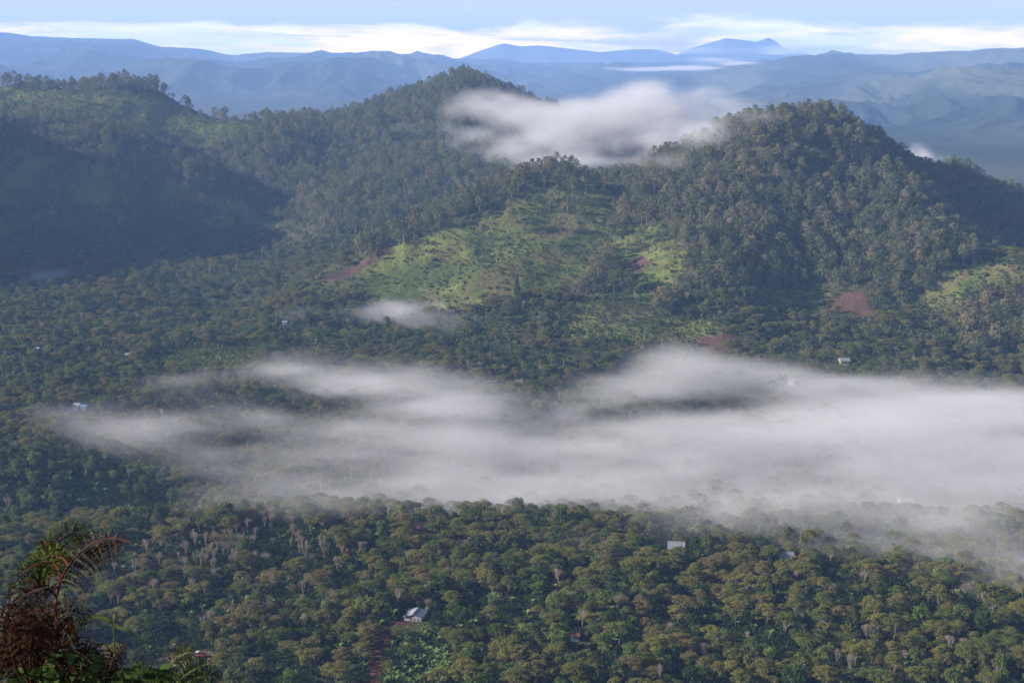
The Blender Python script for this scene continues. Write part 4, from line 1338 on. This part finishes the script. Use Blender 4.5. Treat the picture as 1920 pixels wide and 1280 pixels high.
fern_plant('dead_fern', [
    ([(60, 1300, 2.9), (62, 1230, 2.9), (50, 1180, 2.9), (28, 1150, 2.9), (2, 1140, 2.9)], 0.070, 0.2, 22, 1.1, 0.09, (1, 1), 2),
    ([(60, 1300, 2.9), (75, 1230, 2.9), (95, 1180, 2.9), (130, 1150, 2.9), (165, 1170, 2.9)], 0.070, 0.2, 24, 1.2, 0.09, (1, 1), 1),
    ([(60, 1300, 2.9), (40, 1240, 2.85), (15, 1215, 2.85), (-20, 1230, 2.85)], 0.070, 0.15, 20, 1.1, 0.09, (1, 1), 2),
    ([(60, 1300, 2.9), (80, 1250, 2.85), (120, 1220, 2.85), (160, 1235, 2.85), (185, 1275, 2.85)], 0.065, 0.15, 22, 1.2, 0.09, (1, 1), 2),
    ([(60, 1300, 2.9), (58, 1210, 2.8), (75, 1160, 2.8), (110, 1140, 2.8)], 0.060, 0.25, 20, 1.2, 0.09, (1, 1), 1),
    ([(60, 1300, 2.9), (30, 1250, 2.8), (20, 1190, 2.8), (40, 1160, 2.8), (70, 1165, 2.8)], 0.060, 0.25, 20, 1.2, 0.09, (1, 1), 2),
], (60, 1300, 2.9), 'withered dark red-brown fern tangle filling the lower left corner', 'fern', FC, 12)
fern_plant('dead_fern', [
    ([(200, 1320, 3.0), (190, 1270, 3.0), (170, 1235, 3.0), (140, 1225, 3.0), (110, 1245, 3.0)], 0.055, 0.2, 18, 1.2, 0.09, (1, 1), 1),
    ([(200, 1320, 3.0), (205, 1270, 3.0), (215, 1230, 3.0), (240, 1210, 3.0)], 0.040, 0.25, 16, 1.3, 0.08, (1, 0.8), 2),
    ([(200, 1320, 3.0), (215, 1285, 3.0), (228, 1262, 3.0), (232, 1300, 3.0)], 0.050, 0.2, 16, 1.2, 0.09, (1, 1), 2),
], (200, 1320, 3.0), 'withered brown fern at the bottom edge right of the tangle', 'fern', FC, 13)
fern_plant('bracken_fern', [
    ([(300, 1330, 3.6), (305, 1275, 3.6), (325, 1240, 3.6), (350, 1224, 3.6), (372, 1226, 3.6)], 0.040, 0.3, 20, 0.7, 0.10, (1, 0.9), 3),
    ([(300, 1330, 3.6), (330, 1282, 3.6), (370, 1252, 3.6), (408, 1240, 3.6)], 0.040, 0.25, 20, 0.7, 0.10, (1, 0.9), 0),
    ([(300, 1330, 3.6), (290, 1280, 3.6), (270, 1250, 3.6), (245, 1245, 3.6)], 0.040, 0.25, 18, 0.9, 0.10, (1, 0.9), 3),
    ([(300, 1330, 3.6), (335, 1290, 3.6), (380, 1268, 3.6), (418, 1272, 3.6)], 0.045, 0.2, 20, 0.9, 0.10, (1, 0.9), 0),
], (300, 1330, 3.6), 'small green fern at the bottom edge in front of the dirt yard', 'fern', FC, 14, GREEN_STEM)

# long grass leaf that bends over to the right
GRASSLEAF = leaf_material('grass_leaf', [(0.07, 0.10, 0.035), (0.07, 0.10, 0.035)])
base = fern_point(212, 1290, 3.0); zg = float(height(base[:1], base[1:2])[0])
o = link('tall_grass', None); o.location = (base[0], base[1], zg); off = np.array([base[0], base[1], zg])
sv, sf = tube(smooth_path([[0, 0, -0.05], [0.0, 0, (base[2] - zg) * 0.6], fern_point(214, 1210, 3.0) - off, fern_point(222, 1160, 3.0) - off], 12), np.linspace(0.003, 0.0012, 12), 5)
link('stem', mesh_from('stem', sv, sf, GREEN_STEM, True), o)
for path, w_ in (([(138, 1170, 3.0), (160, 1160, 2.98), (182, 1155, 2.96), (202, 1160, 2.95), (216, 1172, 2.95), (235, 1180, 2.94), (256, 1192, 2.94), (278, 1208, 2.94)], 0.0052),
                 ([(214, 1240, 3.0), (210, 1225, 3.0), (202, 1212, 3.0), (196, 1206, 3.0)], 0.003), ([(180, 1262, 2.95), (178, 1245, 2.95), (172, 1228, 2.95), (166, 1222, 2.95)], 0.005)):
    P = smooth_path([fern_point(*q) - off for q in path], 30)
    d = np.gradient(P, axis=0); d /= np.linalg.norm(d, axis=1)[:, None]
    wv = np.sin(np.pi * np.linspace(0.04, 0.97, 30))[:, None] ** 0.7 * w_
    nb = np.cross(d, [0.1, 1.0, 0.3]); nb /= np.linalg.norm(nb, axis=1)[:, None]
    V = np.stack([P - nb * wv, P + np.array([0, 0.0015, -0.001]), P + nb * wv], 1).reshape(-1, 3)
    Fs = [[i * 3 + k, i * 3 + k + 1, i * 3 + k + 4, i * 3 + k + 3] for i in range(29) for k in range(2)]
    link('leaf', mesh_from('leaf', V, np.array(Fs), GRASSLEAF, True, {'tone': ('FLOAT', 'POINT', np.full(len(V), 1.0))}), o)
tag(o, 'long pale green grass leaf bent over to the right beside the fern stem', 'grass')

# broad-leaved creeper along the bottom
rg_ = np.random.default_rng(21)
base = fern_point(120, 1330, 2.8); zg = float(height(base[:1], base[1:2])[0])
o = link('creeper', None); o.location = (base[0], base[1], zg); off = np.array([base[0], base[1], zg])
LV, LT = [], []
for i in range(170):
    px = rg_.uniform(-10, 330) if i < 60 else rg_.normal(125, 55); py = rg_.uniform(1232, 1300) if abs(px - 130) < 70 else rg_.uniform(1255, 1310)
    c = fern_point(px, py, 2.8 + 0.25 * rg_.random()) - off
    s = 0.009 + 0.013 * rg_.random()
    nrm = np.array([0.4 * rg_.normal(), -0.8 + 0.4 * rg_.normal(), 0.7 + 0.3 * rg_.normal()]); nrm /= np.linalg.norm(nrm)
    u = np.cross(nrm, rg_.normal(size=3)); u /= np.linalg.norm(u); w = np.cross(nrm, u)
    shp = [(-1, 0, 0), (-0.55, 0.5, 0.1), (0.1, 0.62, 0.12), (0.7, 0.35, 0.05), (1.15, 0, -0.15), (0.7, -0.35, 0.05), (0.1, -0.62, 0.12), (-0.55, -0.5, 0.1)]
    q = [c + s * (a * u + b * w + e * nrm) for a, b, e in shp]
    LV += [q[0], q[1], q[2], q[7], q[7], q[2], q[3], q[6], q[6], q[3], q[4], q[5]]
    LT += [0.6 + 0.8 * rg_.random()] * 12
LV = np.array(LV)
lf = link('leaves', mesh_from('leaves', LV, np.arange(len(LV)).reshape(-1, 4), LEAF_OBJ, False, {'tone': ('FLOAT', 'POINT', np.array(LT))}), o); lf.color = (0.040, 0.062, 0.020, 1)
vs = []
for k in range(14):
    p = [np.array([rg_.normal() * 0.05, rg_.normal() * 0.05, 0])]
    e = fern_point(rg_.uniform(0, 320), rg_.uniform(1240, 1300), 2.9) - off
    vs.append(tube(smooth_path([p[0], e * 0.5 + [0, 0, 0.06], e], 10), np.linspace(0.003, 0.001, 10), 4))
v, f = join(vs); link('vines', mesh_from('vines', v, f, GREEN_STEM, True), o)
tag(o, 'low creeper with broad green leaves along the bottom left edge', 'creeper')

# dry grey stalks at the very left
for k, pts in enumerate(([(-30, 1180, 3.0), (0, 1162, 3.0), (14, 1150, 3.0), (26, 1162, 3.0), (40, 1170, 3.0)], [(-20, 1260, 3.0), (2, 1200, 3.0), (10, 1150, 3.0), (20, 1136, 3.0), (24, 1122, 3.0)])):
    P = [fern_point(*q) for q in pts]
    b0 = P[0].copy(); b0[2] = float(height(b0[:1], b0[1:2])[0])
    o = link('dry_stalk', None); o.location = b0
    v, f = tube(smooth_path([p - b0 for p in [b0 + [0, 0, -0.03]] + P], 30), np.linspace(0.0035, 0.0014, 30), 5)
    st = link('stem', mesh_from('stem', v, f, DRY_STEM, True), o)
    vs = [tube([P[2] - b0, P[2] - b0 + np.array([0.02 * i - 0.02, 0.01, 0.018 + 0.012 * i])], [0.0016, 0.0007], 4) for i in range(3)]
    v, f = join(vs); link('twig', mesh_from('twig', v, f, DRY_STEM, True), o)
    tag(o, ('looping dry grey stalk lying across the left edge', 'upright dry grey stalk at the left edge')[k], 'stalk')
# ------------------------------------------------------------------ mist banks: real volumes lying in the valley and on the hills
m, t, out = soft_mat('mist')
pv = t.node('ShaderNodeVolumePrincipled', ins={'Color': (0.69, 0.682, 0.74, 1), 'Density': 1.0, 'Anisotropy': 0.0})
t.l.new(pv.outputs[0], out.inputs['Volume'])
MIST = m


def mist_bank(name, blobs, cell, zcell, nscale, seed, thr, soft, dens, lo=None, hi=None, label=None, stretch=(1, 1, 1), amp=1.0, erode=0.46):
    """blobs: (px, py, Y, half width px, half height px, half depth m, strength) -> density on a grid -> volume"""
    B = []
    for px, py, Yb, wx, hy, dy_, a in blobs:
        X_, Y_, Z_ = (float(v) for v in world_at(px, py, Yb))
        k = math.hypot(Yb, CAMZ - Z_) / F
        B.append((X_, Yb, Z_, wx * k, dy_, hy * k, a))
    B = np.array(B)
    l = (B[:, :3] - 1.9 * B[:, 3:6]).min(0); h = (B[:, :3] + 1.9 * B[:, 3:6]).max(0)
    if lo is not None: l = np.maximum(l, lo)
    if hi is not None: h = np.minimum(h, hi)
    n = np.maximum(((h - l) / np.array([cell, cell, zcell])).astype(int) + 1, 4)
    ax = [np.linspace(l[i], h[i], n[i]) for i in range(3)]
    gx_, gy_, gz_ = np.meshgrid(*ax, indexing='ij')
    D = np.zeros(gx_.shape, np.float32)
    for X_, Y_, Z_, rx, ry, rz, a in B:
        q = ((gx_ - X_) / rx) ** 2 + ((gy_ - Y_) / ry) ** 2 + ((gz_ - Z_) / rz) ** 2
        D += a * np.exp(-1.6 * q)
    N = fbm3(gx_ / nscale / stretch[0] + seed, gy_ / nscale / stretch[1] + 2.3 * seed, gz_ / nscale / stretch[2] + 0.7 * seed, 5, 0.55)
    D = D * (1 - amp + amp * sstep(N, 0.28, 0.72) * 2.0)
    D = D - erode * (1 - fbm3(gx_ / (nscale * 0.3) + seed, gy_ / (nscale * 0.3), gz_ / (nscale * 0.16), 4, 0.65)) * np.clip(1.2 - D, 0, 1)
    E = np.clip(D - thr, 0, 1.6) ** 1.25 * (0.35 + 0.65 * sstep(D, thr, thr + soft))
    # nothing at the very border of the grid
    for axn in range(3):
        e = np.minimum(np.arange(n[axn]), np.arange(n[axn])[::-1]) / 3.0
        sh = [1, 1, 1]; sh[axn] = -1
        E = E * np.clip(e, 0, 1).reshape(sh)
    E = (E * dens).astype(np.float32)
    print('MIST', name, n, float(E.max()))
    # the grid points carry the density; a Volume Cube of the same resolution reads it back point for point
    me = bpy.data.meshes.new(name)
    me.vertices.add(E.size)
    co = np.stack([gx_, gy_, gz_], -1).reshape(-1, 3).astype(np.float32)
    me.vertices.foreach_set('co', co.ravel())
    at = me.attributes.new('dens', 'FLOAT', 'POINT'); at.data.foreach_set('value', E.ravel())
    o = link(name, me)
    g = bpy.data.node_groups.new(name + '_grid', 'GeometryNodeTree')
    g.interface.new_socket('Geometry', in_out='INPUT', socket_type='NodeSocketGeometry')
    g.interface.new_socket('Geometry', in_out='OUTPUT', socket_type='NodeSocketGeometry')
    t = NT(g)
    gi = t.node('NodeGroupInput'); go = t.node('NodeGroupOutput')
    vc = t.node('GeometryNodeVolumeCube')
    vc.inputs['Min'].default_value = tuple(l); vc.inputs['Max'].default_value = tuple(h)
    vc.inputs['Resolution X'].default_value = int(n[0]); vc.inputs['Resolution Y'].default_value = int(n[1]); vc.inputs['Resolution Z'].default_value = int(n[2])
    pos = t.node('GeometryNodeInputPosition')
    sp = t.node('ShaderNodeSeparateXYZ'); t.l.new(pos.outputs[0], sp.inputs[0])
    ii = []
    for a in range(3):
        f = t.math('DIVIDE', t.math('SUBTRACT', sp.outputs[a], float(l[a])), float((h[a] - l[a]) / (n[a] - 1)))
        f = t.math('ROUND', f)
        f = t.math('MINIMUM', t.math('MAXIMUM', f, 0.0), float(n[a] - 1))
        ii.append(f)
    lin = t.math('ADD', t.math('MULTIPLY', t.math('ADD', t.math('MULTIPLY', ii[0], float(n[1])), ii[1]), float(n[2])), ii[2])
    # (kept exact: float32 counts to 16 million)
    si = t.node('GeometryNodeSampleIndex', data_type='FLOAT', domain='POINT')
    na_ = t.node('GeometryNodeInputNamedAttribute', data_type='FLOAT'); na_.inputs['Name'].default_value = 'dens'
    t.l.new(gi.outputs[0], si.inputs['Geometry']); t.l.new(na_.outputs[0], si.inputs['Value'])
    t.l.new(lin, si.inputs['Index'])
    t.l.new(si.outputs[0], vc.inputs['Density'])
    sm_ = t.node('GeometryNodeSetMaterial'); sm_.inputs['Material'].default_value = MIST
    t.l.new(vc.outputs[0], sm_.inputs['Geometry'])
    t.l.new(sm_.outputs[0], go.inputs[0])
    md = o.modifiers.new('grid', 'NODES'); md.node_group = g
    me.materials.append(MIST)
    tag(o, kind='stuff')
    return o


VALLEY = [  # the bank in the valley
    # dense body, lower right and centre
    (1900, 850, 985, 300, 70, 120, 1.5), (1660, 842, 990, 280, 66, 120, 1.5), (1420, 842, 992, 260, 64, 120, 1.4), (1200, 850, 990, 240, 64, 110, 1.1), (1010, 868, 980, 210, 58, 110, 1.05), (850, 880, 960, 150, 50, 90, 0.85),
    (2150, 860, 980, 340, 84, 140, 1.2), (1000, 920, 905, 220, 38, 60, 0.95), (1250, 912, 915, 260, 40, 60, 1.25), (1500, 908, 915, 260, 38, 60, 1.25), (1900, 930, 890, 170, 44, 70, 0.95), (1770, 950, 880, 150, 36, 60, 0.7),
    (1870, 1005, 840, 110, 36, 60, 0.95),
    # upper veil on the right
    (1270, 668, 1190, 110, 28, 70, 0.50), (1340, 705, 1150, 210, 38, 90, 0.60), (1560, 715, 1140, 240, 36, 90, 0.52), (1800, 725, 1120, 260, 38, 90, 0.50), (1160, 735, 1120, 130, 34, 80, 0.55), (1080, 775, 1075, 150, 34, 80, 0.7), (1400, 768, 1080, 300, 32, 90, 0.66), (1750, 778, 1060, 320, 32, 90, 0.66),
    # left lobe
    (480, 690, 1150, 110, 28, 70, 0.9), (600, 702, 1135, 170, 36, 90, 1.1), (740, 722, 1115, 180, 40, 90, 1.05), (860, 748, 1090, 150, 42, 90, 0.9), (760, 775, 1060, 200, 40, 80, 0.75), (880, 815, 1020, 150, 44, 80, 0.8), (600, 755, 1080, 170, 34, 80, 0.62),
    # grey tail to the left
    (150, 752, 1085, 130, 18, 70, 0.60), (240, 768, 1070, 170, 26, 80, 0.82), (390, 778, 1055, 180, 28, 80, 0.85), (500, 800, 1035, 180, 32, 80, 0.68), (320, 712, 1130, 120, 20, 60, 0.5), (400, 735, 1100, 120, 20, 60, 0.45), (620, 820, 1015, 170, 36, 80, 0.46),
    # thin veils draping down to the trees in front
    (690, 880, 950, 150, 54, 70, 0.66), (610, 925, 920, 150, 40, 60, 0.50), (480, 900, 930, 170, 40, 55, 0.46), (340, 890, 935, 150, 34, 50, 0.36), (800, 950, 890, 200, 30, 60, 0.36), (500, 850, 990, 190, 36, 60, 0.46), (270, 825, 1005, 190, 28, 55, 0.44),
    (420, 930, 840, 180, 34, 55, 0.36), (620, 935, 810, 200, 44, 60, 0.58), (820, 940, 795, 220, 50, 65, 0.84), (1050, 950, 780, 260, 54, 65, 0.95), (1350, 968, 795, 300, 42, 50, 0.72), (1620, 985, 780, 260, 50, 55, 0.82), (1840, 1025, 745, 230, 62, 60, 1.0), (1500, 1040, 750, 280, 40, 50, 0.58), (1180, 1020, 765, 240, 32, 45, 0.48), (1920, 1110, 690, 150, 66, 55, 0.9), (1700, 1090, 710, 200, 40, 45, 0.5),
]
HILLMIST = [  # the cloud caught between the two hills
    (1130, 235, 2250, 150, 52, 100, 1.0), (1230, 210, 2230, 130, 46, 100, 0.95), (1060, 275, 2180, 150, 36, 80, 1.1), (1190, 278, 2160, 160, 32, 80, 1.1), (1300, 245, 2130, 130, 42, 90, 0.95), (1230, 170, 2300, 90, 30, 80, 0.7), (1330, 180, 2150, 100, 28, 80, 0.65),
    (970, 225, 2330, 130, 44, 70, 0.90), (915, 190, 2390, 90, 30, 60, 0.80), (842, 220, 2330, 30, 50, 50, 0.90), (880, 262, 2270, 80, 30, 60, 0.88), (960, 290, 2210, 120, 26, 70, 0.85), (1060, 305, 2060, 150, 18, 60, 0.85),
    (1350, 210, 1850, 110, 34, 70, 0.85), (1400, 220, 1715, 100, 28, 40, 0.72), (1340, 262, 1715, 120, 34, 45, 0.85), (1260, 300, 1690, 90, 26, 40, 0.55), (770, 300, 2230, 60, 14, 50, 0.5), (740, 240, 2420, 60, 18, 50, 0.42), (1300, 250, 1790, 130, 44, 55, 0.85), (1010, 200, 2400, 150, 40, 70, 0.62), (1190, 300, 1760, 150, 24, 45, 0.6),
]
WISPS = [
    (620, 600, 1400, 130, 22, 60, 0.62), (760, 586, 1395, 90, 30, 60, 1.1), (850, 604, 1370, 100, 24, 55, 1.0), (540, 592, 1440, 60, 14, 50, 0.5), (690, 640, 1310, 100, 18, 50, 0.5),
]
mist_bank('mist', VALLEY, 5.5, 3.2, 70, 3.1, 0.02, 0.5, 0.0112, lo=(-640, 640, -45), hi=(620, 1340, 120), stretch=(2.4, 1.2, 0.42), amp=0.78)
mist_bank('mist', HILLMIST, 8.0, 5.0, 85, 5.7, 0.02, 0.5, 0.0135, stretch=(1.4, 1.2, 0.7), amp=0.72, erode=0.52)
mist_bank('mist', WISPS, 7.0, 4.0, 60, 8.2, 0.02, 0.5, 0.020, stretch=(1.5, 1.2, 0.6), amp=0.7)
mist_bank('mist', [(70, 518, 1740, 50, 14, 50, 0.6), (120, 510, 1760, 30, 12, 50, 0.4), (365, 512, 1760, 25, 12, 50, 0.45)], 7.0, 4.0, 50, 1.2, 0.02, 0.5, 0.022, amp=0.9)
mist_bank('mist', [(1722, 284, 2400, 26, 26, 60, 1.2), (1755, 300, 2400, 40, 20, 60, 1.2), (1870, 306, 2900, 34, 9, 70, 0.45), (1800, 314, 2500, 60, 12, 60, 0.7)], 6.0, 3.5, 34, 2.2, 0.02, 0.5, 0.016, amp=0.9, erode=0.6)
mist_bank('mist', [(560, 218, 3100, 60, 6, 80, 0.7), (640, 216, 3050, 40, 7, 80, 0.8), (575, 222, 3000, 25, 8, 60, 0.6)], 12.0, 5.0, 70, 2.9, 0.12, 0.5, 0.02, amp=0.8)
# low cloud along the far ranges
mist_bank('mist', [(1200, 131, 10500, 60, 4.5, 600, 1.0), (1290, 128, 10500, 90, 5.0, 600, 1.0), (1400, 120, 10500, 70, 5, 600, 0.9), (1340, 112, 10500, 80, 6, 600, 0.5), (1140, 128, 10500, 25, 4, 250, 0.8), (1470, 100, 11500, 60, 6, 600, 0.6),
                   (905, 111, 11500, 40, 4, 250, 0.8)], 50.0, 11.0, 320, 3.3, 0.12, 0.5, 0.0045, stretch=(1.6, 1, 0.5), amp=0.8)
mist_bank('mist', [(1060, 76, 18500, 130, 14, 900, 1.0), (1180, 78, 18500, 100, 14, 900, 1.0), (1270, 70, 18500, 60, 18, 900, 0.9), (1000, 70, 18500, 60, 10, 900, 0.7), (1290, 95, 18500, 70, 8, 900, 0.9), (1380, 96, 18500, 90, 8, 900, 0.9), (1480, 92, 18500, 90, 12, 900, 1.0),
                   (1620, 96, 18500, 140, 10, 900, 1.0), (1780, 98, 18500, 140, 9, 900, 1.0), (1330, 58, 18500, 80, 16, 900, 0.9), (1440, 60, 18500, 40, 12, 900, 0.8), (1930, 98, 18500, 90, 9, 900, 0.8)], 90.0, 28.0, 620, 4.4, 0.12, 0.5, 0.0012, stretch=(1.8, 1, 0.5), amp=0.75)

# ------------------------------------------------------------------ the blue air
HAZE_DENSITY = 6.8e-5
m, t, out = soft_mat('haze')
pv = t.node('ShaderNodeVolumePrincipled', ins={'Color': (0.30, 0.49, 0.95, 1), 'Density': HAZE_DENSITY, 'Anisotropy': 0.0})
t.l.new(pv.outputs[0], out.inputs['Volume'])
hx, hy0, hy1, hz0, hz1 = 26000, -600, 23000, -80, 640
hv = np.array([(x, y, z) for z in (hz0, hz1) for y in (hy0, hy1) for x in (-hx, hx)], float)
hf = np.array([(0, 2, 3, 1), (4, 5, 7, 6), (0, 1, 5, 4), (2, 6, 7, 3), (0, 4, 6, 2), (1, 3, 7, 5)])
tag(link('haze', mesh_from('haze', hv, hf, m)), kind='stuff')
